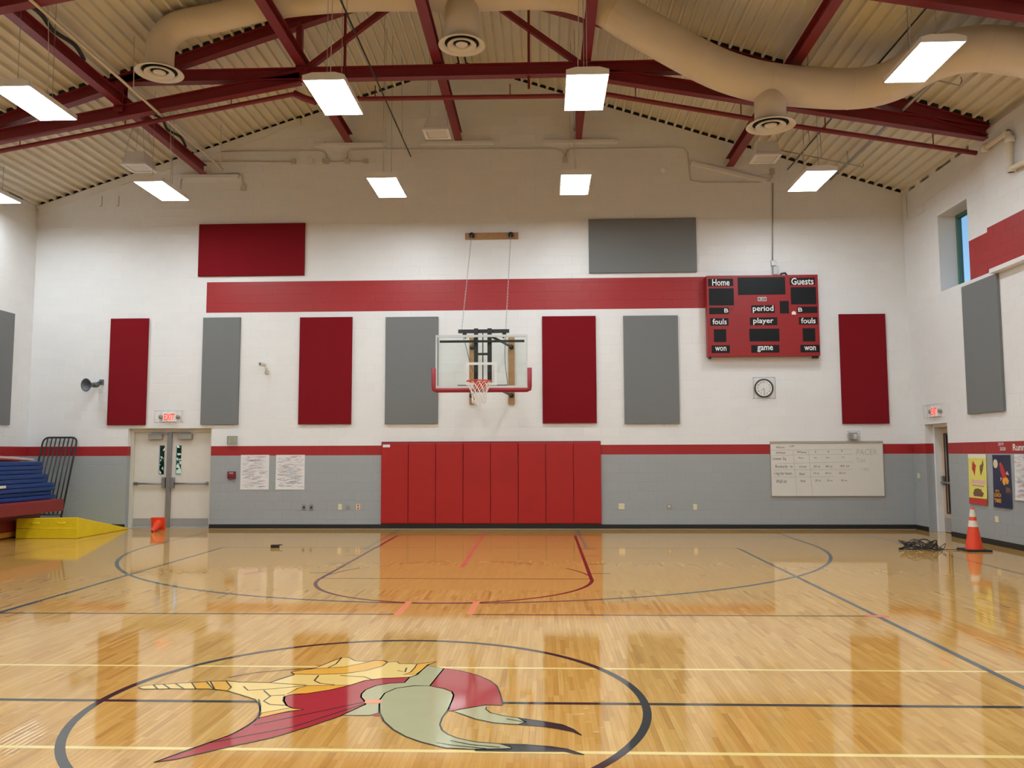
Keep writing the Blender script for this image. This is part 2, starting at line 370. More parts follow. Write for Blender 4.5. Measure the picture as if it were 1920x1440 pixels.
cov = [(a, b, c, d) for a, b, c, d, _ in PANELS] + [(-2.44, 2.44, 0, 1.93), (4.8, 7.24, 3.76, 5.57), (6.12, 8.57, .7, 1.91), (-5.64, -4.16, .86, 1.64), (XL, -8.8, 0, 2.1)]
block_wall(wall_back, P_BACK, BACK, XL, XR, [(DX0, DX1, 0, DZ)], cov, 10.7, gable=True)

# right wall with door and high window; a pier starts past the window
RD0, RD1, RDZ = 0.60, 1.575, 2.24              # u = distance from the back wall
RW0, RW1, RZ0, RZ1 = 1.57, 2.745, 4.885, 6.45
PU, PZ, PW = 3.68, 4.80, 0.15
mb = MB(); E1 = -0.45; ZT = 7.36
for (a, b, c, d) in ((-.35, RD0, 0, ZT), (RD0, RD1, RDZ, ZT), (RW1, -YF + .3, 0, ZT), (RD1, RW1, 0, RZ0), (RD1, RW1, RZ1, ZT)):
    mb.prism([(a, c), (b, c), (b, d), (a, d)], RGT, -0.0045, E1)
wall_right = struct(mb, 'wall_right', P_RIGHT)
block_wall(wall_right, P_RIGHT, RGT, 0.0, -YF, [(RD0, RD1, 0, RDZ), (RW0, RW1, RZ0, RZ1)], [(2.48, 3.74, 2.35, 4.8), (2.3, 4.6, .6, 1.65)], ZT, shift=0.1, vis=lambda u, z: u < 4.6 and not (u > PU - .2 and z > PZ - .1))
mb = MB(); mb.prism([(PU, PZ), (-YF - 2, PZ), (-YF - 2, ZT), (PU, ZT)], RGT, 0.003, PW - .0045)
pier = struct(mb, 'wall_right_pier', P_RIGHT)
RGP = lambda u, v, w: (XR - PW - w + .002, -u, v)
mb = MB()
for k in range(13):
    z0 = PZ + k * CH; u = PU
    if z0 > ZT: break
    while u < 6.2:
        w = CW / 2 if (u == PU and k % 2) else CW
        a, b, c, d = u + .0025, u + w - .0025, z0 + .0025, min(z0 + CH - .0025, ZT)
        if d - c > .03:
            mb.add([RGP(a, c, -.0025), RGP(b, c, -.0025), RGP(b, d, -.0025), RGP(a, d, -.0025), RGP(a + .003, c + .003, 0), RGP(b - .003, c + .003, 0), RGP(b - .003, d - .003, 0), RGP(a + .003, d - .003, 0)],
                   [(4, 5, 6, 7), (0, 1, 5, 4), (1, 2, 6, 5), (2, 3, 7, 6), (3, 0, 4, 7)])
        u += w
tag(mb.build('block_courses', P_RIGHT, pier, fix=False), kind='stuff')

# left wall
LFT = lambda u, v, w: (XL + w, -u, v)
mb = MB(); mb.prism([(-.35, 0), (-YF + .3, 0), (-YF + .3, 7.4), (-.35, 7.4)], LFT, -0.0045, -0.4)
wall_left = struct(mb, 'wall_left', P_LEFT)
block_wall(wall_left, P_LEFT, LFT, 0.0, -YF, [], [(.7, 3, 2.28, 4.8), (.7, 9, 0, 1.7)], 7.4, shift=0.05, vis=lambda u, z: u < 1.4)
# wall behind the camera
mb = MB(); pts = [(XL - .35, 0), (XR + .35, 0), (XR + .35, roof(XR + .35)), (XC, ZR), (XL - .35, roof(XL - .35))]
mb.prism(pts, lambda u, v, w: (u, YF - w, v), 0, 0.3)
wall_front = struct(mb, 'wall_front', P_BACK)

# baseboards
def base_back(a, b): return bx('b', BLACKP, None, a, -.0005, 0.0, b, -.018, .098)
mb = MB(); mb.box(XL, 0, .001, DX0 - .0, -.015, .098).box(DX1, 0, .001, XR, -.015, .098); struct(mb, 'baseboard_back', BLACKP, bevel=.004)
mb = MB(); mb.box(XR, -.016, .001, XR - .015, -RD0, .098).box(XR, -RD1, .001, XR - .015, YF, .098); struct(mb, 'baseboard_right', BLACKP, bevel=.004)
mb = MB(); mb.box(XL, -.016, .001, XL + .015, YF, .098); struct(mb, 'baseboard_left', BLACKP, bevel=.004)
# pale gap strip where the floor boards stop short of the back wall
mb = MB(); mb.box(DX1 + .02, -.016, .0, XR - .02, -.05, .006); struct(mb, 'trim_1', ALU)

# corrugated roof deck, two slopes
def deck(name, side):
    mb = MB(); nx, nz = SL * side / math.hypot(1, SL), 1 / math.hypot(1, SL)   # outward normal
    dx, dz = side / math.hypot(1, SL), -SL / math.hypot(1, SL)
    prof = []; s = 0.0; H = 0.075; per = 0.203
    while s < 10.95:
        prof += [(s, 0), (s + .042, 0), (s + .060, H), (s + .185, H)]; s += per
    pts = [(XC + dx * a + nx * h, ZR + dz * a + nz * h) for a, h in prof]
    n = len(pts); y0, y1 = 0.34, YF - .3
    mb.add([(x, y0, z) for x, z in pts] + [(x, y1, z) for x, z in pts], [(i, i + 1, n + i + 1, n + i) for i in range(n - 1)])
    return mb
dl = struct(deck('ceiling', -1), 'ceiling', DECK); dr = struct(deck('ceiling', 1), 'ceiling', DECK)
# roof build-up above the deck and a dark plate standing in for shade inside the open flutes
mb = MB(); T = .095
for sd in (-1, 1):
    e = XC + sd * 10.35
    mb.prism([(XC, ZR + T), (e, roof(e) + T), (e, roof(e) + T + .25), (XC, ZR + T + .25)], lambda u, v, w: (u, w, v), .36, YF - .4)
mb.prism([(XL - .4, roof(XL - .4)), (XC, ZR), (XR + .4, roof(XR + .4)), (XR + .4, roof(XR + .4) + .3), (XC, ZR + .3), (XL - .4, roof(XL - .4) + .3)], lambda u, v, w: (u, w, v), .012, .40)
mb.box(XR + .30, .3, 7.0, XR + .40, YF, 7.7); mb.box(XL - .40, .3, 7.0, XL - .30, YF, 7.7)
mb.add([(XC - .1, YF, ZR + .03), (XC + .1, YF, ZR + .03), (XC + .1, .34, ZR + .03), (XC - .1, .34, ZR + .03)], [(0, 1, 2, 3)])
struct(mb, 'trim_2', DARK)
# sloping painted angle under the deck on the left half of the gable
mb = MB(); mb.beam((XL + .02, -.03, roof(XL) - .085), (-4.4, -.03, roof(-4.4) - .085), .05, .15); struct(mb, 'trim_3', WALLW)
# white filler pieces between the right wall and the deck
mb = MB()
for a, b in ((-.2, .32), (.62, .86), (1.28, 1.58), (2.2, 2.38), (2.9, 3.4), (3.7, 12), (13, 25)): mb.box(XR + .01, -a, ZT, XR + .25, -b, 7.45)
struct(mb, 'trim_4', WALLW)
mb = MB()
for a, b in ((0, .55), (1.05, 1.35), (2, 25)): mb.box(XL - .01, -a, 7.38, XL - .25, -b, 7.44)
struct(mb, 'trim_5', WALLW)

# ------------------------------------------------------------------ floor: slab, maple strips, painted lines
mb = MB(); mb.box(XL - .3, .3, -.14, XR + .45, YF - .2, -.0015)
floor = struct(mb, 'floor', MAPLE)
PWD = 0.038; LEN = [0.20, 0.28, 0.36, 0.44, 0.54, 0.66]
def inframe(x, y):
    d = Vector((x, y, 0)) - CAM; z = d.dot(_f)
    return z > .5 and abs(d.dot(_r2) / z) < 960 / FPX and abs(d.dot(_u2) / z) < 720 / FPX
YP = -8.2          # nearer than this each strip is built; beyond, the strips are too fine to tell apart
planks = []; x = XL + .012
while x + PWD < XR - .01:
    y = YF + .01 - random.random() * .8
    while y < YP:
        l = random.choice(LEN) if y > -16.5 else 1.6; y1 = y + l
        if y1 > YP: planks.append((x, max(y, YF), YP, None)); break
        if y1 > YF: planks.append((x, y, y1, l))
        y = y1
    x += PWD
def plank_geo(mb, x, y0, y1):
    g = .0002; c = .0005; a, b = x + g, x + PWD - g; y0 += g; y1 -= g
    mb.add([(a, y0, -c), (b, y0, -c), (b, y1, -c), (a, y1, -c), (a + c, y0 + c, 0), (b - c, y0 + c, 0), (b - c, y1 - c, 0), (a + c, y1 - c, 0)],
           [(4, 5, 6, 7), (0, 1, 5, 4), (1, 2, 6, 5), (2, 3, 7, 6), (3, 0, 4, 7)])
cand = [i for i, p in enumerate(planks) if p[3] and inframe(p[0] + PWD / 2, (p[1] + p[2]) / 2)]
cand.sort(key=lambda i: (Vector((planks[i][0], (planks[i][1] + planks[i][2]) / 2, 0)) - CAM).length)
near = set(cand[:300]); rest = MB(); proto = {}
for i, (x, y0, y1, l) in enumerate(planks):
    if i in near:
        if l not in proto:
            mb = MB(); plank_geo(mb, x, y0, y1); proto[l] = o = mb.build('plank', MAPLE, floor, fix=False, origin=(x, y0, 0))
        else:
            o = proto[l].copy(); COL.objects.link(o)
        o.location = Vector((x, y0, 0)) - wloc(floor)
    else: plank_geo(rest, x, y0, y1)
r = rest.build('plank_field', MAPLE, floor, fix=False); r['kind'] = 'stuff'
mb = MB(); mb.box(XL + .012, YP, -.0015, XR - .01, -.052, 0); r = mb.build('far_plank_field', MAPLE_FAR, floor); r['kind'] = 'stuff'

F_BLK = fp('black', (0.028, 0.030, 0.034)); F_MAR = fp('maroon', (0.12, 0.012, 0.018)); F_YEL = fp('yellow', (0.84, 0.66, 0.26)); F_BLU = fp('slate', (0.045, 0.075, 0.095))
F_TEAL = fp('teal', (0.12, 0.26, 0.22)); F_THIN = fp('thin_grey', (0.16, 0.13, 0.10)); F_ORN = fp('orange_tape', (0.85, 0.30, 0.15)); F_PNK = fp('pink_tape', (0.75, 0.16, 0.12))
F_RED = fp('emblem_red', (0.40, 0.035, 0.045)); F_SAGE = fp('emblem_sage', (0.44, 0.42, 0.24)); F_HAIR = fp('emblem_straw', (0.84, 0.60, 0.20)); F_GOLD = fp('emblem_gold', (0.80, 0.42, 0.06))
def arc(cx, cy, r, a0, a1, n=48): return [(cx + r * math.cos(a0 + (a1 - a0) * i / n), cy + r * math.sin(a0 + (a1 - a0) * i / n)) for i in range(n + 1)]
def line(name, pts, w, m, z=.0006, label=None, closed=False):
    o = MB().ribbon(pts, w, z, closed).build(name, m, floor, fix=False)
    if label: o['label'] = label
    return o
BL, FT = -1.513, -7.303
line('lane_line', [(-1.80, BL), (-1.80, FT)], .05, F_MAR, label='maroon free throw lane line'); line('lane_line', [(1.80, BL), (1.80, FT)], .05, F_MAR)
line('free_throw_arc', arc(0, FT, 1.805, PI, 2 * PI), .05, F_MAR, label='maroon free throw semicircle')
line('free_throw_line', [(-1.80, FT), (1.80, FT)], .03, F_MAR)
for k in range(4): line('free_throw_dash', arc(0, FT, 1.805, PI * (.06 + .25 * k), PI * (.06 + .25 * k + .13), 8), .03, F_MAR)
three = [(-6.0, -.9), (-6.0, BL - 1.6)] + arc(0, BL - 1.6, 6.0, PI, 2 * PI, 72) + [(6.0, -.9)]
line('three_point_line', three, .055, F_BLU, z=.0008, label='dark blue grey three point arc')
line('base_line', [(-7.7, BL), (7.7, BL)], .03, F_THIN)
for s in (-1, 1):
    line('side_line', [(s * 7.68, BL), (s * 7.62, YF)], .05, F_THIN, z=.0005)
    line('volleyball_side_line', [(s * 4.55, -3.66), (s * 4.55, -21.9)], .055, F_BLU, z=.0010, label='slate blue volleyball side line')
    line('block_mark', [(s * 1.83, -3.83), (s * 2.08, -3.83)], .07, F_BLU)
    line('teal_line', [(s * 1.94 - .05, -.3), (s * 1.94 - .02, -3.86)], .045, F_TEAL, z=.0012, label='faded teal marking line')
    for yy in (-4.79, -5.83, -6.79): line('lane_mark', [(s * 1.83, yy), (s * 2.09, yy)], .04, F_BLU)
line('volleyball_end_line', [(-4.55, -3.66), (4.55, -3.66)], .03, F_THIN)
line('attack_line', [(-4.55, -9.78), (-.36, -9.75)], .04, F_BLK); line('attack_line', [(.44, -9.745), (4.55, -9.735)], .04, F_BLK)
line('centre_line', [(XL + .5, -12.80), (-.64, -12.79)], .05, F_BLK, label='black centre line'); line('centre_line', [(.875, -12.77), (XR - .5, -12.76)], .05, F_BLK)
line('yellow_line', [(XL + .4, -11.895), (.42, -11.87)], .042, F_YEL, label='pale yellow floor line'); line('yellow_line', [(.42, -11.87), (XR - .4, -11.885)], .042, F_YEL)
line('yellow_line', [(XL + .4, -13.70), (XR - .4, -13.655)], .042, F_YEL, label='pale yellow floor line')
line('centre_circle', arc(0.02, -12.775, 1.825, 0, 2 * PI, 120)[:-1], .055, F_BLK, z=.0010, label='black centre circle', closed=True)
line('tape_strip', [(-.332, -9.0), (-.338, -9.79)], .075, F_ORN, z=.0014, label='strip of orange floor tape'); line('tape_strip', [(.425, -8.96), (.41, -9.74)], .075, F_ORN, z=.0014)
line('tape_strip', [(-.34, -9.0), (.42, -8.98)], .04, F_ORN, z=.0014); line('tape_strip', [(4.43, -9.70), (4.66, -9.77)], .09, F_PNK, z=.0014); line('tape_strip', [(-.02, -12.77), (.09, -12.77)], .08, F_ORN, z=.0030)
line('tape_strip', [(-.07, -.54), (-.022, -6.2)], .06, F_PNK, z=.0014, label='long strip of pink tape')
line('tape_strip', [(3.28, -7.02), (3.36, -6.94)], .05, F_PNK, z=.0014); line('tape_strip', [(-2.98, -6.95), (-2.78, -6.6)], .05, F_PNK, z=.0014); line('tape_strip', [(-8.5, -3.86), (-8.42, -3.07)], .05, F_ORN, z=.0014)
EMB={
'red_body':[(-0.918,-13.897),(-0.825,-13.714),(-0.747,-13.584),(-0.66,-13.434),(-0.631,-13.276),(-0.624,-13.194),(-0.612,-13.137),(-0.511,-13.039),(-0.452,-12.986),(-0.38,-12.96),(-0.459,-12.932),(-0.514,-12.881),(-0.568,-12.77),(-0.594,-12.672),(-0.57,-12.637),(-0.46,-12.599),(-0.323,-12.508),(-0.208,-12.385),(-0.131,-12.261),(-0.015,-12.2),(0.151,-12.167),(0.182,-12.157),(0.168,-12.309),(0.064,-12.329),(-0.023,-12.389),(-0.075,-12.5),(-0.082,-12.598),(-0.068,-12.673),(-0.032,-12.746),(-0.002,-12.835),(-0.106,-13.068),(-0.103,-13.07),(-0.252,-13.292),(-0.409,-13.489),(-0.579,-13.626),(-0.725,-13.756),(-0.823,-13.846)],
'red_corner':[(0.076,-13.063),(0.121,-13.009),(0.14,-13.077)],
'sage_collar':[(0.268,-11.827),(0.406,-11.901),(0.364,-12.387),(0.248,-12.382),(0.133,-12.454),(0.076,-12.574),(0.072,-12.725),(0.087,-12.815),(0.121,-13.009),(0.078,-13.062),(-0.106,-13.068),(-0.002,-12.835),(-0.032,-12.746),(-0.068,-12.673),(-0.082,-12.598),(-0.075,-12.5),(-0.023,-12.389),(0.064,-12.329),(0.168,-12.309),(0.182,-12.157),(0.227,-12.097),(0.243,-11.958)],
'sage_helmet':[(0.072,-12.725),(0.076,-12.574),(0.133,-12.454),(0.249,-12.39),(0.364,-12.387),(0.476,-12.457),(0.535,-12.522),(0.558,-12.61),(0.561,-12.711),(0.555,-12.939),(0.539,-13.103),(0.541,-13.227),(0.567,-13.33),(0.609,-13.4),(0.673,-13.467),(0.782,-13.526),(0.927,-13.554),(0.989,-13.604),(0.999,-13.629),(0.792,-13.646),(0.626,-13.628),(0.477,-13.541),(0.368,-13.449),(0.27,-13.324),(0.187,-13.176),(0.131,-13.018),(0.092,-12.85)],
'black_tip_lower':[(0.927,-13.554),(1.079,-13.562),(1.216,-13.589),(1.306,-13.625),(1.396,-13.709),(1.34,-13.689),(1.287,-13.661),(1.036,-13.668),(0.793,-13.666),(0.792,-13.646),(0.999,-13.629),(0.989,-13.604)],
'sage_horn':[(0.588,-12.955),(0.798,-12.822),(0.801,-12.915),(0.835,-12.988),(0.915,-13.044),(1.013,-13.083),(1.065,-13.166),(1.022,-13.21),(0.973,-13.208),(0.862,-13.181),(0.747,-13.113),(0.669,-13.035)],
'black_tip_upper':[(1.013,-13.083),(1.17,-13.147),(1.288,-13.205),(1.353,-13.292),(1.397,-13.396),(1.352,-13.335),(1.257,-13.28),(1.16,-13.239),(1.022,-13.21),(1.065,-13.166)],
'red_face':[(0.406,-11.901),(0.541,-11.964),(0.687,-12.098),(0.78,-12.228),(0.841,-12.373),(0.874,-12.552),(0.904,-12.791),(0.904,-12.826),(0.797,-12.819),(0.588,-12.955),(0.56,-12.956),(0.561,-12.711),(0.558,-12.61),(0.535,-12.522),(0.476,-12.457),(0.364,-12.387)],
'hair_light':[(-0.597,-11.927),(-0.468,-11.583),(-0.409,-11.581),(-0.338,-11.683),(-0.249,-11.717),(-0.178,-11.669),(-0.106,-11.677),(-0.063,-11.721),(0.01,-11.71),(0.036,-11.769),(0.139,-11.771),(0.178,-11.775),(0.321,-11.7),(0.269,-11.788),(0.243,-11.958),(0.226,-12.088),(0.182,-12.157),(0.151,-12.167),(-0.015,-12.2),(-0.131,-12.261),(-0.208,-12.385),(-0.323,-12.508),(-0.46,-12.599),(-0.57,-12.637),(-0.594,-12.672),(-0.568,-12.77),(-0.514,-12.881),(-0.459,-12.932),(-0.38,-12.96),(-0.452,-12.986),(-0.511,-13.039),(-0.612,-13.137),(-0.65,-12.992),(-0.716,-12.839),(-0.774,-12.744),(-0.925,-12.63),(-1.048,-12.546),(-1.187,-12.507),(-1.31,-12.511),(-1.457,-12.508),(-1.556,-12.518),(-1.659,-12.521),(-1.707,-12.486),(-1.689,-12.437),(-1.561,-12.397),(-1.399,-12.354),(-1.267,-12.312),(-1.145,-12.297),(-1.038,-12.325),(-0.81,-12.338),(-0.763,-12.22),(-0.697,-12.119),(-0.742,-12.046),(-0.663,-11.972)],
'hair_gold_a':[(-0.742,-12.046),(-0.663,-11.972),(-0.583,-11.94),(-0.373,-11.878),(-0.233,-11.74),(-0.178,-11.669),(-0.106,-11.677),(-0.066,-11.735),(-0.084,-11.848),(-0.181,-11.98),(-0.325,-12.076),(-0.536,-12.106),(-0.703,-12.098)],
'hair_gold_b':[(-0.595,-12.621),(-0.56,-12.468),(-0.506,-12.404),(-0.208,-12.385),(-0.323,-12.508),(-0.46,-12.599)],
'hair_gold_c':[(-1.255,-12.316),(-1.14,-12.309),(-1.047,-12.456),(-1.037,-12.549),(-1.142,-12.517)],
'hair_gold_d':[(-1.376,-12.357),(-1.275,-12.332),(-1.155,-12.51),(-1.28,-12.51)],
'hair_gold_e':[(0.178,-11.775),(0.321,-11.7),(0.269,-11.788),(0.243,-11.958),(0.218,-12.079),(0.123,-12.091),(0.166,-12.021),(0.177,-11.893)],
'hair_gold_f':[(-0.612,-13.137),(-0.629,-13.036),(-0.473,-12.92),(-0.38,-12.96),(-0.511,-13.039)],
}
EMBL=[
[(-0.749,-12.743),(-0.682,-12.901),(-0.632,-13.08),(-0.619,-13.208),(-0.63,-13.303),(-0.677,-13.46),(-0.745,-13.589),(-0.918,-13.897)],
[(-1.156,-12.212),(-1.114,-12.15),(-0.995,-12.053),(-0.797,-11.976),(-0.597,-11.927)],
[(-0.966,-12.436),(-0.898,-12.535),(-0.737,-12.495),(-0.527,-12.405)],
[(-0.787,-12.532),(-0.693,-12.674),(-0.702,-12.781),(-0.638,-12.853),(-0.526,-12.872)],
[(-0.507,-12.134),(-0.501,-12.272),(-0.438,-12.346),(-0.324,-12.38)],
[(-0.468,-11.583),(-0.463,-11.791),(-0.494,-11.911)],
[(-0.699,-12.658),(-0.6,-12.638)],
[(-1.63,-12.417),(-1.551,-12.518)],
[(-1.566,-12.397),(-1.467,-12.508)],
[(-1.482,-12.383),(-1.37,-12.505)],
[(-0.599,-12.672),(-0.573,-12.771),(-0.514,-12.881)],
[(-0.597,-13.27),(-0.285,-13.011),(-0.018,-12.781)],
[(-0.745,-13.589),(-0.34,-13.294),(-0.01,-12.819)],
[(-0.345,-12.129),(-0.152,-12.164),(-0.069,-12.252)],
[(-0.81,-12.338),(-0.519,-12.393)],
[(-1.145,-12.297),(-1.038,-12.325),(-0.81,-12.338),(-0.697,-12.119)],
[(0.561,-13.544),(0.668,-13.588),(0.854,-13.633)],
[(0.636,-13.509),(0.758,-13.572),(0.93,-13.611)],
[(0.943,-13.107),(1.055,-13.166)],
[(0.06,-11.977),(0.123,-12.022),(0.115,-11.895)],
]
ecol = {'red': F_RED, 'sage': F_SAGE, 'black': F_BLK, 'hair_light': F_HAIR, 'hair_gold': F_GOLD}
out = MB()
for k, pl in EMB.items():
    z = .0024 if 'gold' in k else .0022
    if k != 'red_corner': out.ribbon(pl, .011, .0027, True)
for l in EMBL: out.ribbon(l, .012, .0027)
emblem = tag(out.build('emblem', F_BLK, floor, fix=False), 'helmeted head emblem painted inside the centre circle')
for k, pl in EMB.items():
    key = 'hair_gold' if 'gold' in k else 'hair_light' if 'light' in k else k.split('_')[0]
    me = bmesh.new(); z = .0024 if 'gold' in k else .0020
    f = me.faces.new([me.verts.new((x, y, z)) for x, y in pl]); bmesh.ops.triangulate(me, faces=[f])
    vs = [tuple(v.co) for v in me.verts]; me.verts.index_update(); fs = [tuple(v.index for v in q.verts) for q in me.faces]; me.free()
    mb = MB(); mb.add(vs, fs)
    o = mb.build({'red': 'red_field', 'sage': 'sage_field', 'black': 'horn_tip', 'hair_light': 'straw_field', 'hair_gold': 'gold_field'}[key], ecol[key], emblem, fix=False)
    o.data.update()

# ------------------------------------------------------------------ double door in the back wall
door = tag(bpy.data.objects.new('door_1', None), kind='structure'); COL.objects.link(door); door.location = ((DX0 + DX1) / 2, .2, 0)
cx = -7.33; fl, fr, ft = DX0 + .0, DX1 - .0, DZ
mb = MB(); mb.box(fl, .14, 0, fl + .075, .30, ft).box(fr - .075, .14, 0, fr, .30, ft).box(fl + .075, .14, ft - .08, fr - .075, .30, ft); mb.build('frame', FRAMEC, door, .004)
bx('mullion', SILV, door, cx - .05, .13, 0, cx + .05, .24, ft - .082, .004)
for s, x0, x1 in ((-1, fl + .078, cx - .052), (1, cx + .052, fr - .078)):
    g0, g1 = (cx - .255, cx - .125) if s < 0 else (cx + .135, cx + .265); gz0, gz1 = 1.20, 1.86
    mb = MB()
    for a, b, c, d in ((x0, g0, .015, ft - .085), (g1, x1, .015, ft - .085), (g0, g1, .015, gz0), (g0, g1, gz1, ft - .085)): mb.box(a, .19, c, b, .235, d)
    lf = mb.build('door_leaf', DOORC, door)
    mb = MB(); mb.add([(g0, .21, gz0), (g1, .21, gz0), (g1, .21, gz1), (g0, .21, gz1)], [(0, 1, 2, 3)]); mb.build('pane', PANE, lf)
    mb = MB(); mb.box(g0 - .018, .183, gz0 - .018, g0, .19, gz1 + .018).box(g1, .183, gz0 - .018, g1 + .018, .19, gz1 + .018).box(g0, .183, gz0 - .018, g1, .19, gz0).box(g0, .183, gz1, g1, .19, gz1 + .018); mb.build('glazing_bead', DOORC, lf)
    bx('kick_plate', GREYBOX, lf, x0 + .01, .186, .03, x1 - .01, .19, .215)
    mb = MB(); mb.tube([(x0 + .03, .135, 1.0), (x1 - .03, .135, 1.0)], .022, 8)
    hx = x1 - .05 if s < 0 else x0 + .05
    for q in (x0 + .06, x1 - .06): mb.box(q - .025, .12, .965, q + .025, .19, 1.035)
    mb.build('push_bar', SILV, lf)
    mb = MB(); mb.box(hx - .035, .10, .90, hx + .035, .19, 1.14); mb.build('latch_case', SILV, lf, .008)
    q = (x0 + x1) / 2 + s * -.12; bx('door_closer', GREYBOX, lf, q - .17, .10, ft - .245, q + .15, .188, ft - .12, .012)
    mb = MB(); mb.beam((q + .1 * s, .12, ft - .1), (q - .3 * s, .11, ft - .105), .03, .02); mb.build('closer_arm', SILV, lf)
mb = MB(); mb.box(DX0, -.005, -.004, DX1, .26, .008); mb.build('threshold', ALU, door)

# door in the right wall
d2 = tag(bpy.data.objects.new('door_2', None), kind='structure'); COL.objects.link(d2); d2.location = (XR + .25, -1.09, 0)
A0, A1 = -RD0, -RD1; fx = XR + .17
mb = MB(); mb.box(fx, A0, 0, fx + .17, A0 - .06, RDZ).box(fx, A1, 0, fx + .17, A1 + .06, RDZ).box(fx, A0 - .06, RDZ - .06, fx + .17, A1 + .06, RDZ); mb.build('frame', WHITE, d2, .004)
gy0, gy1, gz0, gz1 = -.82, -1.02, .42, 2.02; ly0, ly1 = A0 - .065, A1 + .065; lx = XR + .30
mb = MB()
for a, b, c, d in ((ly0, gy0, .012, RDZ - .066), (gy1, ly1, .012, RDZ - .066), (gy0, gy1, .012, gz0), (gy0, gy1, gz1, RDZ - .066)): mb.box(lx, a, c, lx + .045, b, d)
lf = mb.build('door_leaf', TANW, d2)
mb = MB(); mb.add([(lx + .02, gy0, gz0), (lx + .02, gy1, gz0), (lx + .02, gy1, gz1), (lx + .02, gy0, gz1)], [(0, 1, 2, 3)]); mb.build('pane', DGLASS, lf)
mb = MB(); mb.box(lx - .012, gy0 + .03, gz0 - .03, lx, gy0, gz1 + .03).box(lx - .012, gy1, gz0 - .03, lx, gy1 - .03, gz1 + .03).box(lx - .012, gy0, gz1, lx, gy1, gz1 + .03).box(lx - .012, gy0, gz0 - .03, lx, gy1, gz0); mb.build('glazing_bead', BLACKM, lf)
bx('kick_plate', GREYBOX, lf, lx - .004, ly0 - .01, .03, lx, ly1 + .01, .30)
mb = MB(); mb.box(lx - .05, ly0 - .03, .98, lx, ly0 - .11, 1.16).tube([(lx - .07, ly0 - .07, 1.03), (lx - .075, ly1 + .06, 1.03)], .022); mb.box(lx - .075, ly1 + .04, 1.0, lx, ly1 + .09, 1.06); mb.build('push_bar', SILV, lf)
bx('door_closer', GREYBOX, lf, lx - .07, -1.1, RDZ - .17, lx - .001, -1.4, RDZ - .10, .01)
bx('backing', DARK, d2, XR + .40, RD0 * -1 + .02, 0, XR + .44, -RD1 - .02, RDZ + .02)

# high window in the right wall
w1 = tag(bpy.data.objects.new('window_1', None), kind='structure'); COL.objects.link(w1); w1.location = (XR + .4, -2.15, RZ0)
wx = XR + .36
mb = MB(); mb.box(wx, -RW0, RZ0, wx + .09, -RW0 - .07, RZ1).box(wx, -RW1 + .07, RZ0, wx + .09, -RW1, RZ1).box(wx, -RW0 - .07, RZ1 - .07, wx + .09, -RW1 + .07, RZ1).box(wx, -RW0 - .07, RZ0, wx + .09, -RW1 + .07, RZ0 + .07); mb.build('window_frame', TEAL, w1, .004)
mb = MB(); mb.add([(wx + .05, -RW0 - .06, RZ0 + .06), (wx + .05, -RW1 + .06, RZ0 + .06), (wx + .05, -RW1 + .06, RZ1 - .06), (wx + .05, -RW0 - .06, RZ1 - .06)], [(0, 1, 2, 3)]); mb.build('pane', PANE, w1)

# ------------------------------------------------------------------ steel: trusses, tie beams, pipe
TY = -3.8
def truss(y, label):
    t = thing('roof_truss', label, 'roof truss', (XC, y, 7.1), 'red roof trusses')
    P = lambda x, z: (x, y, z)
    b = MB(); b.ibeam(P(-6.9, 8.645), P(5.0, 8.645), .17, .225); b.build('tie_beam', STEEL, t)
    lk, rk = XC - 2.63, XC + 2.63
    for s, kx, ex in ((-1, lk, XL + .02), (1, rk, XR - .12)):
        ze = 8.59 - .181 * abs(ex - kx)
        b = MB(); b.ibeam(P(kx, 8.59), P(ex, ze), .17, .225); b.build('bottom_chord', STEEL, t)
        top = lambda x: roof(x) - .115
        b = MB(); b.ibeam(P(XC, ZR - .115), P(ex, top(ex)), .17, .215); b.build('top_chord', STEEL, t)
        b = MB(); b.prism([(XC + s * .15, roof(XC + s * .15) - .004), (ex, roof(ex) - .004), (ex, roof(ex) + .07), (XC + s * .15, roof(XC + s * .15) + .07)], lambda u, v, w: (u, y + w, v), -.08, .08); b.build('dark_flute_strip', DARK, t)  # dark strip through the deck flutes above the top chord
        gx = ex - s * 1.15
        b = MB(); b.prism([(gx - s * .1, 8.59 - .181 * abs(gx - kx)), (ex, ze - .09), (ex, top(ex) + .08), (gx - s * .1, top(gx))], lambda u, v, w: (u, y + w, v), -.012, .012); b.build('gusset_plate', STEEL, t)
        b = MB(); b.beam(P(kx + s * .02, 8.70), P(kx + s * .02, top(kx)), .11, .11); b.build('vertical', STEEL, t)
        vx = XC + s * 6.0
        b = MB(); b.ibeam(P(vx, 8.59 - .181 * abs(vx - kx)), P(vx, top(vx)), .17, .17, up=(0, 1, 0)); b.build('vertical', STEEL, t)
        b = MB(); b.beam(P(kx - s * .1, 8.74), P(XC + s * .55, 10.25), .10, .10); b.build('diagonal', STEEL, t)
        hx = XC + s * (1.80 if s < 0 else 1.60)
        b = MB(); b.beam(P(hx, 8.30), P(hx, 9.95), .045, .045); b.build('hanger', STEEL, t)
    return t
truss(TY, 'red steel scissor truss with flat centre tie nearest the back wall')
truss(-7.5, 'red steel truss cut off by the top corners of the picture')
def cross_beam(x, z, label):
    b = MB(); b.ibeam((x, -.06, z + .10), (x, -14.8, z + .10), .17, .20)
    tag(b.build('cross_beam', STEEL), label, 'steel beam', 'red beams running from the back wall over the trusses')
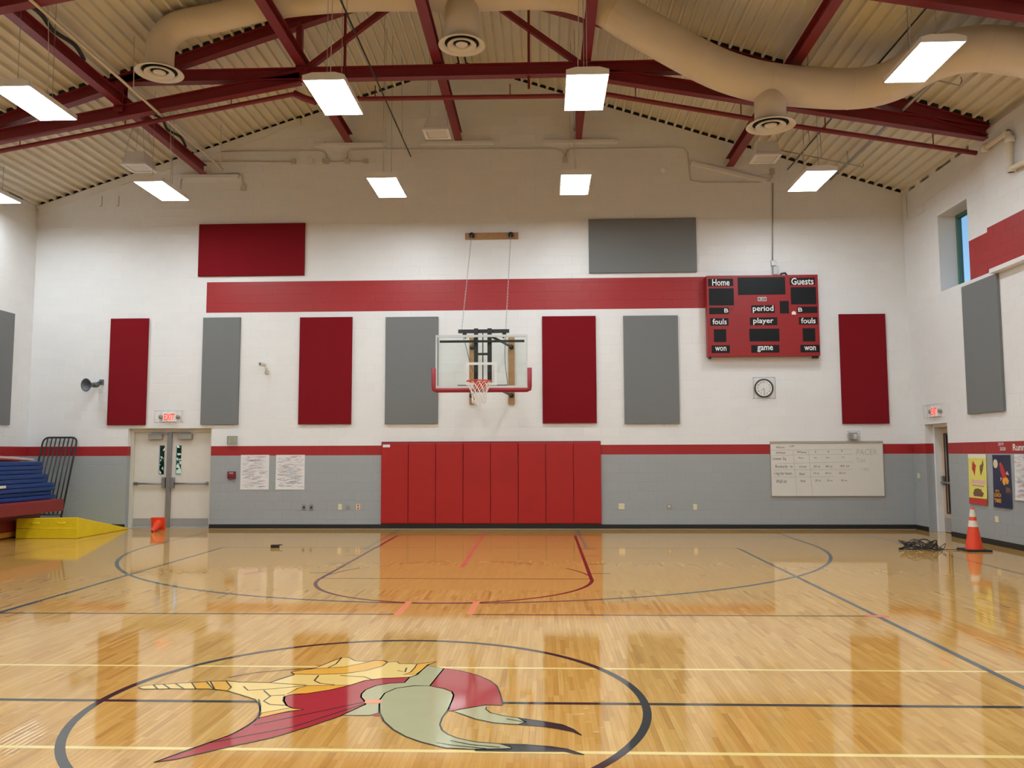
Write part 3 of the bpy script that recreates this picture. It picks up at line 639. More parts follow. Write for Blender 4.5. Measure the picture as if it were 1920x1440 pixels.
for x, z, l in ((-6.64, 8.11, 'red steel beam running to the back wall, leftmost of five'), (-3.26, 8.80, 'red steel beam to the back wall, second from the left'), (-.73, 8.80, 'red steel beam to the back wall below the roof ridge'),
                (2.0, 8.78, 'red steel beam to the back wall, second from the right'), (5.41, 8.08, 'red steel beam running to the back wall, rightmost of five')): cross_beam(x, z, l)
def plate(a, b, label):
    t = thing('bearing_strip', label, 'bearing strip', (a[0], 0, a[2]), 'bearing strips under the beam ends'); A = Vector(a); B = Vector(b); o = Vector((0, -.01, 0))
    mb = MB(); mb.beam(A + o, B + o, .078, .085); mb.build('plate', WHITE, t, .004)
    u = Vector((0, .022, .055)); mb = MB(); mb.beam(A + u, B + u, .012, .022); mb.build('soiled_shadow_line', GREYBOX, t)  # thin grey strip drawn in as the soiled shadow line above the plate
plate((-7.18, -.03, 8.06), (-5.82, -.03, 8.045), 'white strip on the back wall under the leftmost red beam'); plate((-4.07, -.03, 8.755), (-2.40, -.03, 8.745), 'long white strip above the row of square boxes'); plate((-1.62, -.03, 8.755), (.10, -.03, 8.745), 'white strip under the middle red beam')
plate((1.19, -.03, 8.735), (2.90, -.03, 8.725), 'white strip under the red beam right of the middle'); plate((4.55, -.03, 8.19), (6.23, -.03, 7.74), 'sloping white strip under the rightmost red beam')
# red pipe slung under the truss
t = thing('red_pipe', 'thin red pipe slung just below the bottom chord of the truss', 'pipe', (0, TY + .1, 7.2))
pts = [(XL + .05, 7.12), (-8.9, 7.345), (-3.38, 8.335), (-3.05, 8.20), (-2.3, 8.21), (1.62, 8.19), (2.4, 8.20), (5.63, 7.565), (8.95, 6.985)]
MB().tube([(x, TY + .1, z) for x, z in pts], .042, 10).build('pipe', STEEL, t)
for x, z in ((-8.6, 7.41), (-6.6, 7.77), (-4.6, 8.12), (-1.9, 8.22), (.6, 8.20), (2.9, 8.10), (4.8, 7.73), (6.3, 7.45), (8.2, 7.12)): MB().tube([(x, TY + .1, z), (x, TY + .1, z + .24)], .010, 6).build('hanger_rod', STEEL, t)
MB().tube([(-3.42, TY + .1, 8.34), (-3.22, TY + .1, 8.24), (-3.0, TY + .1, 8.17)], .066, 8).build('coupling', STEEL, t)

# ------------------------------------------------------------------ duct with three round diffusers
DY = -5.0
duct = thing('spiral_duct', 'large cream round duct running across under the roof deck', 'duct', (0, DY, 7.5))
def smooth(pts, n=6):
    out = []
    P = [Vector(p) for p in pts]
    for i in range(len(P) - 1):
        p0 = P[max(i - 1, 0)]; p1 = P[i]; p2 = P[i + 1]; p3 = P[min(i + 2, len(P) - 1)]
        for k in range(n):
            t = k / n; out.append(.5 * ((2 * p1) + (p2 - p0) * t + (2 * p0 - 5 * p1 + 4 * p2 - p3) * t * t + (3 * p1 - p0 - 3 * p2 + p3) * t ** 3))
    return out + [P[-1]]
path = [(-5.35, DY, 8.22), (-5.35, DY, 8.52), (-5.31, DY, 8.72), (-5.16, DY, 8.92), (-4.9, DY, 9.03), (-4.43, DY, 9.11), (-3.3, DY, 9.35), (-1.7, DY, 9.50), (-.15, DY, 9.47), (1.2, DY, 9.48), (1.7, DY, 9.42), (2.2, DY, 9.21), (2.84, DY, 8.78), (3.72, DY, 8.24), (4.3, DY, 7.95), (4.96, DY, 7.76), (5.8, DY, 7.66), (6.35, DY - .02, 7.63), (6.72, DY - .2, 7.62), (6.93, DY - .6, 7.60), (7.02, DY - 1.0, 7.57), (7.2, DY - 1.4, 7.53), (7.55, DY - 1.62, 7.48), (8.0, DY - 1.7, 7.38), (8.6, DY - 1.75, 7.20), (9.04, DY - 1.8, 7.05)]
sp = smooth(path, 5); n = len(sp)
def rad(x): return .235 if x < -3.4 else .235 + (.31 - .235) * min(1, (x + 3.4) / 2.2) if x < 1 else .325
MB().tube(sp, [rad(p.x) for p in sp], 28).build('duct_run', DUCT, duct)
for i in range(12, n - 3, 9):   # raised spiral seams
    d = (sp[i + 1] - sp[i - 1]).normalized(); r_ = rad(sp[i].x)
    MB().lathe([(r_ + .001, -.012), (r_ + .006, 0), (r_ + .001, .012)], sp[i], d, 28).build('seam', DUCT, duct)
def diffuser(c, rn, ztop):
    if ztop: MB().tube([(c[0], DY, c[2] + .06), (c[0], DY, ztop)], rn, 24).build('branch', DUCT, duct)
    df = MB().lathe([(rn + .005, .10), (.30, .05), (.385, .015), (.40, 0), (.385, -.008), (.32, .012), (.29, .035)], c, (0, 0, 1), 40).build('diffuser', OFFW, duct)
    MB().lathe([(.245, -.008), (.175, .008), (.150, .03), (.145, .05), (.23, .022), (.248, .0), (.245, -.008)], c, (0, 0, 1), 40).build('cone_ring', OFFW, df)
    MB().lathe([(.0005, -.002), (.08, -.004), (.105, .008), (.103, .02), (.0005, .03)], c, (0, 0, 1), 32).build('cone_ring', OFFW, df)
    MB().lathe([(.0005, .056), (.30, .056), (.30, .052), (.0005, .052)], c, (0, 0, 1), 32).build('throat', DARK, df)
diffuser((-5.35, DY, 8.155), .238, 0); diffuser((-.16, DY, 8.53), .29, 9.4); diffuser((4.96, DY, 7.03), .255, 7.7)
for x, z in ((-4.0, 9.2), (.9, 9.48), (5.6, 7.68)): MB().tube([(x, DY, z + .2), (x, DY, roof(x) + .03)], .008, 6).build('hanger_rod', GALV, duct)

# ------------------------------------------------------------------ lights
def make_light(loc, label, w=.60, l=1.22):
    x, y, z = loc; t = thing('high_bay_light', label, 'ceiling light', loc, 'fluorescent lights hung below the roof')
    mb = MB(); h, k = w / 2, l / 2
    prof = [(-h, .004), (-h, .075), (-h * .55, .112), (h * .55, .112), (h, .075), (h, .004), (h - .012, .004), (h - .012, .068), (-h + .012, .068), (-h + .012, .004)]
    mb.prism(prof, lambda u, v, s: (x + u, y + s, z + v), -k, k)
    mb.box(x - h, y - k - .004, z, x + h, y - k + .01, z + .07); mb.box(x - h, y + k - .01, z, x + h, y + k + .004, z + .07); mb.build('housing', WHITE, t)
    mb = MB(); mb.box(x - h + .016, y - k + .014, z + .002, x + h - .016, y + k - .014, z + .012); mb.build('lens', LENS, t)
    q = 1 if x < -5 else -1
    for s in (-1, 1): MB().tube([(x, y + s * .42, z + .11), (x, y + s * .42, roof(x) + .02)], .005, 5).build('suspension_cable', GALV, t)
    MB().tube([(x + q * .05, y + .2, z + .11), (x + q * .10, y + .15, z + .5), (x + q * .06, y + .1, roof(x) + .01)], .007, 5).build('power_cord', OFFW, t)
    return t
LX = [-6.42, -1.885, 1.825, 6.41]; names = ['leftmost', 'second from left', 'third from left', 'rightmost']
for i, x in enumerate(LX):
    make_light((x, -2.52, 6.9), 'lit white fluorescent light near the back wall, %s of its row' % names[i], .58)
    if i < 3: make_light((x, -6.68, 6.9), 'lit fluorescent light in the nearer, larger row, %s' % names[i], .60)
make_light((6.54, -7.0, 7.1), 'lit fluorescent light in front of the bend of the duct', .60)
make_light((-10.0, -2.5, 6.9), 'lit fluorescent light just cut off by the left picture edge', .58)
for y, rw in ((-10.9, 'third'), (-15.1, 'fourth'), (-19.3, 'fifth')):
    for i, x in enumerate(LX): make_light((x, y, 6.9), 'lit fluorescent light in the %s row from the back wall, %s' % (rw, names[i]), .60)

# hanging loudspeakers
def speaker(x, y, z, label):
    t = thing('ceiling_speaker', label, 'speaker', (x, y, z), 'square speaker boxes hung under the roof')
    mb = MB(); a, b = .25, .19; fn = lambda u, v, w: (x + u, y + v, z + w)
    mb.add([fn(-a, -a, .04), fn(a, -a, .04), fn(a, a, .04), fn(-a, a, .04), fn(-b, -b, .30), fn(b, -b, .30), fn(b, b, .30), fn(-b, b, .30)], [(0, 1, 2, 3), (7, 6, 5, 4), (0, 4, 5, 1), (1, 5, 6, 2), (2, 6, 7, 3), (3, 7, 4, 0)]); mb.build('cabinet', WHITE, t, .006)
    mb = MB(); mb.box(x - .27, y - .27, z, x + .27, y - .20, z + .04).box(x - .27, y + .20, z, x + .27, y + .27, z + .04).box(x - .27, y - .20, z, x - .20, y + .20, z + .04).box(x + .20, y - .20, z, x + .27, y + .20, z + .04); mb.build('rim', WHITE, t)
    bx('grille', OFFW, t, x - .19, y - .19, z + .012, x + .19, y + .19, z + .03)
    for sx in (-1, 1):
        for sy in (-1, 1): MB().tube([(x + sx * .2, y + sy * .2, z + .28), (x + sx * .1, y + sy * .1, roof(x) + .02)], .004, 5).build('hanger_wire', GALV, t)
speaker(-.99, -1.85, 8.24, 'white square speaker box hung below the ridge'); speaker(-7.25, -1.85, 7.62, 'white square speaker box hung on the left below the deck'); speaker(5.72, -1.85, 7.60, 'white square speaker box below the right round diffuser')

# pipes, rods and conduits
def rod(name, label, pts, r, m, cat, hang=(), hm=None):
    if not hang: return tag(MB().tube(pts, r, 8).build(name, m), label, cat)
    t = thing(name, label, cat, pts[0]); MB().tube(pts, r, 8).build('pipe', m, t)
    for (x, y, z) in hang: MB().tube([(x, y, z), (x - .02, y, roof(x) + .03)], .007, 6).build('hanger_rod', hm or GALV, t)
    return t
rod('sprinkler_pipe', 'cream pipe running toward the back wall on the left', [(-5.92, -.75, 7.968), (-5.92, -9.4, 7.968)], .024, CREAMP, 'pipe', [(-5.92, -.85, 7.968), (-5.92, -4.75, 7.968), (-5.92, -8, 7.968)], OFFW)
rod('steel_rod', 'thin dark rod running to the back wall left of the middle', [(-1.83, -.02, 8.46), (-1.83, -9.5, 8.46)], .016, BLACKM, 'rod', [(-1.83, -1.2, 8.46), (-1.83, -6.2, 8.46)])
rod('steel_rod', 'thin dark rod running to the back wall on the right', [(6.70, -.05, 8.0), (6.70, -9.0, 8.0)], .014, BLACKM, 'rod', [(6.70, -1.6, 8.0)])
rod('strut_channel', 'grey channel under the deck right of the dark rod', [(7.62, -.1, 7.74), (7.62, -5.5, 7.74)], .026, GALV, 'channel', [(7.62, -1.2, 7.74), (7.62, -5, 7.74)])
rod('sprinkler_branch', 'thin pale pipe with a hooked end below the right deck', [(6.1, -1.7, 7.83), (7.72, -1.7, 7.46), (7.74, -1.7, 7.52)], .012, GALV, 'pipe', [(6.9, -1.7, 7.65)])
rod('sprinkler_branch', 'thin pale pipe below the deck near the bend of the duct', [(7.67, -5.0, 7.76), (8.05, -5.0, 7.66), (8.09, -5.0, 7.74)], .012, GALV, 'pipe', [(8.09, -5.0, 7.72)])
# painted conduits on the upper back wall
def conduit(label, pts, boxes=(), m=CONDM, r=.013):
    t = thing('conduit', label, 'conduit', (pts[0][0], 0, pts[0][1]), 'painted conduits on the back wall')
    MB().tube([(x, -.022, z) for x, z in pts], r, 7).build('pipe', m, t)
    for (x, z) in boxes: bx('junction_box', m, t, x - .055, 0, z - .06, x + .055, -.055, z + .06, .005)
conduit('painted conduit with square boxes above the upper red panel', [(-7.18, 8.43), (-4.6, 8.385)], [(-4.55, 8.385)])
conduit('painted conduit bending down into the row of boxes', [(-6.5, 8.66), (-3.95, 8.635), (-3.84, 8.60), (-3.79, 8.52), (-3.78, 8.40)], [(-3.78, 8.375)])
conduit('painted conduit linking square boxes, running on to the middle', [(-3.70, 8.37), (-2.87, 8.36)], [(-3.30, 8.37), (-2.87, 8.36)])
conduit('long painted conduit across the middle of the gable', [(-3.30, 8.44), (-3.30, 8.58), (-3.2, 8.64), (-2.3, 8.65), (1.3, 8.59), (1.47, 8.585), (1.62, 8.54), (1.69, 8.45), (1.70, 8.36)], [(1.70, 8.31)])
conduit('painted conduit curving down right of the middle light', [(1.72, 8.40), (1.75, 8.52), (1.84, 8.58), (4.25, 8.57), (4.40, 8.54), (4.48, 8.45), (4.53, 7.80), (4.83, 7.745), (6.1, 7.73), (6.30, 7.75), (6.36, 7.86), (6.36, 7.95)], [(6.36, 7.97)])
conduit('galvanised conduit dropping to the scoreboard', [(6.37, 7.70), (6.31, 5.87)], [(6.33, 5.87)], GALV, .014)
conduit('painted conduit around the left bearing strip', [(-7.19, 7.78), (-7.18, 7.98), (-7.08, 8.09), (-5.85, 8.13), (-5.75, 8.08), (-5.71, 7.80)], [(-5.71, 7.78)])
for x, l in ((-4.14, 'small square blank box on the gable, left of the pair'), (-3.92, 'small square blank box on the gable, right of the pair')): tag(bx('junction_box', WALLW, None, x - .05, 0, 8.33, x + .05, -.05, 8.44, .005), l, 'box')
for x, l in ((-9.03, 'short wall hook far left under the roof angle'), (-8.63, 'short wall hook right of the far left one')): 
    tag(MB().tube([(x, -.02, 7.64), (x, -.02, 7.40), (x - .03, -.06, 7.38)], .008, 6).build('wall_hook', GALV), l, 'hook')
tag(MB().lathe([(.0005, .06), (.05, .055), (.07, .02), (.07, 0)], (3.93, 0, 8.05), (0, -1, 0), 16).build('wall_sensor', WALLW), 'small round fitting on the gable above the grey panel', 'sensor')
t = thing('wall_pipe', 'thick cream pipe with fittings on the right wall pier', 'pipe', (9.0, -4.4, 6.4))
MB().tube([(8.98, -3.85, 6.99), (8.98, -4.55, 7.0), (8.98, -4.66, 6.96), (8.98, -4.68, 6.88), (8.98, -4.70, 6.35), (8.98, -5.4, 6.30)], .052, 10).build('pipe', CREAMP, t)
for p, d in (((8.98, -4.62, 6.98), (0, 1, 0)), ((8.98, -4.69, 6.34), (0, 0, 1)), ((8.98, -4.69, 6.85), (0, 0, 1)), ((8.98, -3.95, 6.99), (0, 1, 0))): MB().lathe([(.053, -.05), (.075, -.04), (.075, .04), (.053, .05)], p, d, 14).build('coupling', OFFW, t)
rod('corner_conduit', 'thin painted conduit in the upper right corner', [(9.18, -.30, 7.30), (9.18, -.31, 6.76), (9.18, -1.07, 6.70), (9.18, -1.08, 6.86)], .011, WALLW, 'conduit')
# flexible cable loops on the left and centre beams
tag(MB().tube(smooth([(-6.56, -1.2, 8.33), (-6.50, -1.6, 8.38), (-6.55, -2.1, 8.35), (-6.48, -2.5, 8.40), (-6.55, -3.0, 8.36)]), .03, 8).build('cable_bundle', BLACKM), 'dark cable bundle on the leftmost red beam near the wall', 'cable')
tag(MB().tube(smooth([(-6.56, -5.2, 8.33), (-6.50, -5.6, 8.38), (-6.55, -6.1, 8.36), (-6.48, -6.6, 8.40), (-6.55, -7.1, 8.36)]), .035, 8).build('cable_bundle', BLACKM), 'dark cable bundle on the leftmost red beam above the near light', 'cable')

# ------------------------------------------------------------------ acoustic panels
lab = ['dark red acoustic panel lying sideways at upper left', 'grey acoustic panel lying sideways at upper right', 'dark red upright acoustic panel beside the horn speaker', 'grey upright acoustic panel right of the double door sign',
       'dark red upright acoustic panel right of the small camera', 'grey upright acoustic panel left of the basketball backboard', 'dark red upright acoustic panel right of the backboard', 'grey upright acoustic panel left of the scoreboard', 'dark red upright acoustic panel right of the scoreboard']
for (a, b, c, d, k), l in zip(PANELS, lab):
    tag(bx('acoustic_panel', REDF if k == 'r' else GREYF, None, a, 0, c, b, -.05, d, .006), l, 'wall panel', 'felt acoustic panels')
tag(bx('acoustic_panel', GREYF, None, XL, -.72, 2.31, XL + .05, -1.92, 4.77, .006), 'grey acoustic panel on the left wall cut by the picture edge', 'wall panel', 'felt acoustic panels')
tag(bx('acoustic_panel', GREYF, None, XR, -2.49, 2.365, XR - .05, -3.72, 4.795, .006), 'grey acoustic panel on the right wall under the red band', 'wall panel', 'felt acoustic panels')

# ------------------------------------------------------------------ wall pads
for i in range(8):
    x0 = -2.44 + i * .61; t = thing('wall_pad', 'red vinyl wall pad under the hoop, ' + ['leftmost, with a small white tag', 'second from left', 'third from left', 'fourth from left', 'fourth from right', 'third from right', 'second from right', 'rightmost'][i], 'wall pad', (x0 + .305, -.03, .10), 'row of red wall pads')
    bx('cushion', REDV, t, x0 + .004, -.012, .125, x0 + .606, -.062, 1.895, .014); bx('backing_board', REDM, t, x0 + .001, 0, .10, x0 + .609, -.012, 1.925)
    if i == 0:
        bx('tag', PAPER, t, x0 + .04, -.062, 1.80, x0 + .20, -.064, 1.86)

# ------------------------------------------------------------------ basketball hoop
BY = -2.15; bx0, bx1, bz0, bz1 = -.955, .873, 2.945, 4.005
h = thing('basketball_hoop', 'glass basketball backboard with orange rim, white net and red edge padding', 'basketball hoop', (-.04, -1.1, 2.75))
mb = MB(); mb.box(bx0 + .03, BY - .004, bz0 + .03, bx1 - .03, BY + .006, bz1 - .03); gl = mb.build('backboard_glass', GLASS, h)
mb = MB(); f = .034
mb.box(bx0, BY - .015, bz0, bx0 + f, BY + .03, bz1).box(bx1 - f, BY - .015, bz0, bx1, BY + .03, bz1).box(bx0 + f, BY - .015, bz1 - f * 1.3, bx1 - f, BY + .03, bz1).box(bx0 + f, BY - .015, bz0, bx1 - f, BY + .03, bz0 + f * 1.3); mb.build('backboard_frame', mat('backboard_white', (.66, .68, .68), .4), h)
mb = MB(); y0, y1 = BY - .0065, BY - .0045; sx0, sx1, sz0, sz1 = -.345, .265, 3.0, 3.455
mb.box(sx0, y0, sz1 - .05, sx1, y1, sz1).box(sx0, y0, sz0, sx0 + .05, y1, sz1 - .05).box(sx1 - .05, y0, sz0, sx1, y1, sz1 - .05).box(sx0 + .05, y0, sz0, sx1 - .05, y1, sz0 + .05); mb.build('target_square', WHITE, gl)
mb = MB(); pts = [(bx0 - .035, 3.34), (bx0 - .035, 2.98), (bx0 - .030, 2.925), (bx0 + .02, 2.905), (bx0 + .1, 2.905), (bx1 - .1, 2.905), (bx1 - .02, 2.905), (bx1 + .030, 2.925), (bx1 + .035, 2.98), (bx1 + .035, 3.34)]
mb.tube([(x, BY, z) for x, z in pts], .046, 12); mb.build('edge_padding', PADE, h)
RX, RY, RZ = -.06, BY - .38, 3.05
mb = MB(); mb.tube([(RX + .235 * math.cos(a), RY + .235 * math.sin(a), RZ) for a in [2 * PI * i / 40 for i in range(40)]], .013, 8, True); rim = mb.build('rim', RIMM, h)
mb = MB(); mb.box(RX - .13, BY - .02, 2.90, RX + .13, BY - .008, 3.07)
for s in (-1, 1): mb.beam((RX + s * .10, BY - .015, 3.045), (RX + s * .13, RY + .20, 3.045), .03, .02); mb.beam((RX + s * .06, BY - .015, 2.93), (RX + s * .10, RY + .18, 3.03), .03, .012)
mb.build('rim_bracket', RIMM, rim)
mb = MB()
for s in (-1, 1):
    for k in range(12):
        path = []
        for i in range(13):
            t_ = i / 12; a = 2 * PI * k / 12 + s * t_ * 1.35; r_ = .228 - .115 * (t_ ** .75) + .012 * math.sin(t_ * 9); path.append((RX + r_ * math.cos(a), RY + r_ * math.sin(a), RZ - .012 - .43 * t_))
        mb.tube(path, .0055, 5, cap=False)
mb.build('net', NETM, h)
# black support structure behind the glass
mb = MB(); mb.box(-.53, -1.93, 4.08, .50, -1.85, 4.15); mb.build('top_crossbar', BLACKM, h, .004)
for a, b in ((-.205, -.125), (.065, .15)): bx('mast', BLACKM, h, a, -2.0, 3.02, b, -1.93, 4.16, .004)
bx('rung', BLACKM, h, -.125, -1.99, 3.62, .065, -1.94, 3.665); bx('rung', BLACKM, h, -.125, -1.99, 3.03, .065, -1.94, 3.07)
bx('upper_rail', BLACKM, h, -.88, BY + .032, 3.86, .81, BY + .075, 3.905, .003); bx('lower_rail', BLACKM, h, -.52, BY + .032, 2.995, .47, BY + .05, 3.012)
mb = MB(); mb.tube([(-.03, -1.95, 4.10), (-.03, -1.95, 3.05)], .012, 6); mb.build('actuator_rod', BLACKM, h)
for x, xw in ((-.165, -.415), (.105, .47)):
    mb = MB(); mb.tube([(xw, -.08, 4.03), (x, -1.95, 4.02)], .028, 8); mb.build('upper_arm', BLACKM, h)
    mb = MB(); mb.tube([(xw, -.08, 2.945), (x * .6, -2.0, 3.04)], .03, 8); mb.build('lower_arm', BLACKM, h)
for xa, xb in ((-.475, -.355), (.40, .54)):
    wb = bx('mounting_board', OAK, h, xa, 0, 2.75, xb, -.045, 4.25, .004)
    for z in (2.945, 4.03): MB().lathe([(.055, .0), (.055, .03), (.03, .045), (.03, .09), (.0005, .095)], ((xa + xb) / 2, -.045, z), (0, -1, 0), 16).build('pivot', BLACKM, wb)
    for z in (2.80, 3.35, 3.90): MB().lathe([(.012, 0), (.010, .006), (.0005, .008)], ((xa + xb) / 2, -.045, z), (0, -1, 0), 10).build('bolt', SILV, wb)
for s, x in ((-1, -.40), (1, .40)): mb = MB(); mb.box(x - .04, -1.94, 4.03, x + .04, -1.86, 4.08).tube([(x, -1.9, 4.05), (x - .02 * s, -1.95, 3.97)], .018, 6); mb.build('chain_shackle', BLACKM, h)
mb = MB(); mb.tube([(-.44, -1.9, 4.05), (-.32, -1.3, 3.45), (-.22, -1.9, 3.30)], .006, 5); mb.build('cable', BLACKM, h); mb = MB(); mb.tube(smooth([(.42, -1.9, 4.05), (.41, -1.85, 3.6), (.43, -1.8, 3.3), (.47, -1.8, 3.0)]), .006, 5); mb.build('cable', BLACKM, h)
# chain board above
bd = bx('hoist_board', OAK, h, -.575, 0, 6.50, .635, -.05, 6.645, .004)
for xt, xb in ((-.42, -.46), (.465, .43)):
    pu = MB().lathe([(.06, .0), (.06, .02), (.035, .03), (.035, .06), (.06, .07), (.06, .08), (.0005, .085)], (xt, -.05, 6.575), (0, -1, 0), 16).build('pulley', BLACKM, bd)
    n = 64; mb = MB(); a = Vector((xt, -.12, 6.56)); b = Vector((xb, -1.9, 4.15)); d = (b - a) / n
    for i in range(n):
        p = a + d * (i + .5); sd = Vector((1, 0, 0)) if i % 2 else d.normalized().cross(Vector((1, 0, 0))); dd = d.normalized() * .026
        mb.tube([p - dd, p - dd * .5 + sd * .010, p + dd * .5 + sd * .010, p + dd, p + dd * .5 - sd * .010, p - dd * .5 - sd * .010], .0042, 5, True)
    mb.build('chain', GALV, h)

# ------------------------------------------------------------------ scoreboard
SX0, SX1, SZ0, SZ1 = 4.80, 7.235, 3.765, 5.565; SF = .20
sb = thing('scoreboard', 'red scoreboard with black windows and white Home and Guests lettering', 'scoreboard', (6.02, -.1, 3.7))
U = lambda x: SX0 + (x - 140) / 1685 * (SX1 - SX0); V = lambda y, x=980: SZ0 + (1335 + (-8) * (x - 980) / 840 * 1.0 - y) / 1217 * (SZ1 - SZ0)
bx('cabinet', SCRED, sb, SX0, -.004, SZ0, SX1, -SF, SZ1, .008)
def swin(x0, y0, x1, y1, d=.006, m=SCBLK, n='display_window'):
    xm = (x0 + x1) / 2; return bx(n, m, sb, U(x0), -SF, V(y1, xm), U(x1), -SF - d, V(y0, xm), .002)
for r_ in ((615, 150, 1330, 412), (172, 318, 548, 575), (1410, 300, 1790, 558), (1240, 508, 1375, 695), (235, 933, 420, 1125), (770, 925, 1220, 1115), (1570, 918, 1758, 1115)): swin(*r_)
swin(490, 605, 545, 655, .004, REDM, 'horn_grille'); 
mb = MB(); a, b, c_, d_ = U(605), U(1210), V(718), V(545); e = .007
mb.box(a, -SF, c_, b, -SF - .003, c_ + e).box(a, -SF, d_ - e, b, -SF - .003, d_).box(a, -SF, c_ + e, a + e, -SF - .003, d_ - e).box(b - e, -SF, c_ + e, b, -SF - .003, d_ - e); mb.build('access_door', PADE, sb)
for (x0, y0, x1, y1, txt, tx, tw, ty, th) in ((165, 172, 545, 285, 'Home', 358, 262, 228, 100), (1400, 158, 1780, 268, 'Guests', 1590, 336, 212, 104), (172, 608, 470, 705, 'B', 430, 60, 653, 60), (1500, 593, 1800, 690, 'B', 1545, 62, 640, 62),
        (810, 573, 1160, 690, 'period', 986, 312, 632, 112), (185, 768, 460, 880, 'fouls', 325, 214, 820, 84), (785, 755, 1195, 872, 'player', 985, 306, 815, 104), (1520, 752, 1800, 862, 'fouls', 1660, 218, 804, 84),
        (195, 1175, 470, 1290, 'won', 332, 170, 1228, 62), (792, 1170, 1212, 1283, 'game', 1000, 236, 1230, 92), (1530, 1165, 1812, 1278, 'won', 1672, 172, 1218, 62)):
    lp = swin(x0, y0, x1, y1, .005, SCBLK, 'label_plate'); mb = MB(); s_ = (SX1 - SX0) / 1685
    textmesh(mb, txt, U(tx), V(ty, tx), th * (SZ1 - SZ0) / 1217, BACK, SF + .0065, tw * s_, bold=.014); mb.build('lettering', LETTER, lp, fix=False)
lg = swin(912, 450, 1040, 508, .004, LETTER, 'maker_plate'); mb = MB(); mb.box(U(921), -SF - .004, V(499), U(1031), -SF - .0055, V(459)); mb.build('maker_plate_field', SCBLK, lg)
mb = MB(); textmesh(mb, 'NEVCO', U(976), V(479), .036, BACK, SF + .0065, .125, bold=.03, shear=.35); mb.build('lettering', LETTER, lg, fix=False)
mb = MB(); mb.prism([(U(1415), V(718))] + [(U(1446) + .045 * math.cos(a), V(700) + .05 * math.sin(a)) for a in [PI - PI * i / 10 for i in range(11)]] + [(U(1478), V(718))], BACK, SF, SF + .01); mb.build('lamp_cover', WHITE, sb)
for x in (175, 1745, 1790): bx('mounting_foot', BLACKM, sb, U(x) - .025, -.05, SZ0 - .045, U(x) + .03, -.15, SZ0)
mb = MB(); mb.box(6.30, -.02, SZ1 + .03, 6.42, -.12, SZ1 + .22); mb.box(6.33, -.04, SZ1 - .002, 6.39, -.10, SZ1 + .05); mb.build('power_box', GALV, sb, .006)
MB().tube([(6.45, -.1, SZ1 - .003), (6.47, -.1, SZ1 + .05), (6.55, -.12, SZ1 + .06), (6.60, -.1, SZ1 - .003)], .022, 8).build('cable_gland', BLACKM, sb)

# ------------------------------------------------------------------ clock
t = thing('wall_clock', 'round white wall clock with black rim behind a square wire guard', 'clock', (6.035, -.03, 2.83)); kx, kz = 6.035, 3.075
MB().lathe([(.0005, .0), (.195, .0), (.205, .01), (.205, .045), (.185, .055), (.178, .035)], (kx, -.001, kz), (0, -1, 0), 40).build('rim', BLACKM, t)
fc = MB().lathe([(.0005, .036), (.180, .034)], (kx, -.001, kz), (0, -1, 0), 40).build('face', WHITE, t)
mb = MB()
for i in range(1, 13):
    a = PI / 2 - i * PI / 6; textmesh(mb, str(i), kx + .135 * math.cos(a), kz + .135 * math.sin(a), .038, BACK, .039)
mb.build('numerals', INK, fc, fix=False)
mb = MB(); a = PI / 2 - (7.48 / 12) * 2 * PI; mb.beam((kx, -.041, kz), (kx + .085 * math.cos(a), -.041, kz + .085 * math.sin(a)), .004, .020, up=(0, 1, 0)); mb.build('hour_hand', INK, fc)
mb = MB(); a = PI / 2 - (29 / 60) * 2 * PI; mb.beam((kx, -.043, kz), (kx + .135 * math.cos(a), -.043, kz + .135 * math.sin(a)), .004, .015, up=(0, 1, 0)); mb.build('minute_hand', INK, fc)
def cage(t, x0, x1, z0, z1, dep, nx, nz, fn=BACK, r=.004, m=GALV):
    for i in range(nx + 1):
        x = x0 + (x1 - x0) * i / nx; MB().tube([fn(x, z0, 0), fn(x, z0, dep), fn(x, z1, dep), fn(x, z1, 0)], r, 5).build('guard_wire', m, t)
    for i in range(nz + 1):
        z = z0 + (z1 - z0) * i / nz; MB().tube([fn(x0, z, 0), fn(x0, z, dep), fn(x1, z, dep), fn(x1, z, 0)], r, 5).build('guard_wire', m, t)
cage(t, 5.80, 6.27, 2.845, 3.305, .085, 1, 1, r=.006)

# ------------------------------------------------------------------ exit signs
def exit_sign(label, fn, u, z, origin):
    t = thing('exit_sign', label, 'exit sign', origin)
    mb = MB(); mb.prism([(u - .15, z - .10), (u + .15, z - .10), (u + .15, z + .10), (u - .15, z + .10)], fn, .0, .055); b = mb.build('housing', EXITW, t, .004)
    mb = MB(); textmesh(mb, 'EXIT', u, z, .145, fn, .0565, .235, bold=.02); mb.build('lettering', EXITR, b, fix=False)
    for s in (-1, 1):
        c = Vector(fn(u + s * .20, z + .0, .03)); MB().lathe([(.0005, -.03), (.035, -.02), (.045, .03), (.0005, .035)], c, Vector(fn(0, 0, 1)) - Vector(fn(0, 0, 0)), 14).build('lamp_head', GREYBOX, t)
    cage(t, u - .31, u + .31, z - .125, z + .135, .12, 4, 1, fn, .003)
exit_sign('white and red exit sign in a wire guard above the double door', BACK, -7.265, 2.50, (-7.265, -.03, 2.37)); exit_sign('exit sign in a wire guard on the right wall above the side door', RGT, 1.17, 2.49, (XR - .03, -1.17, 2.36))

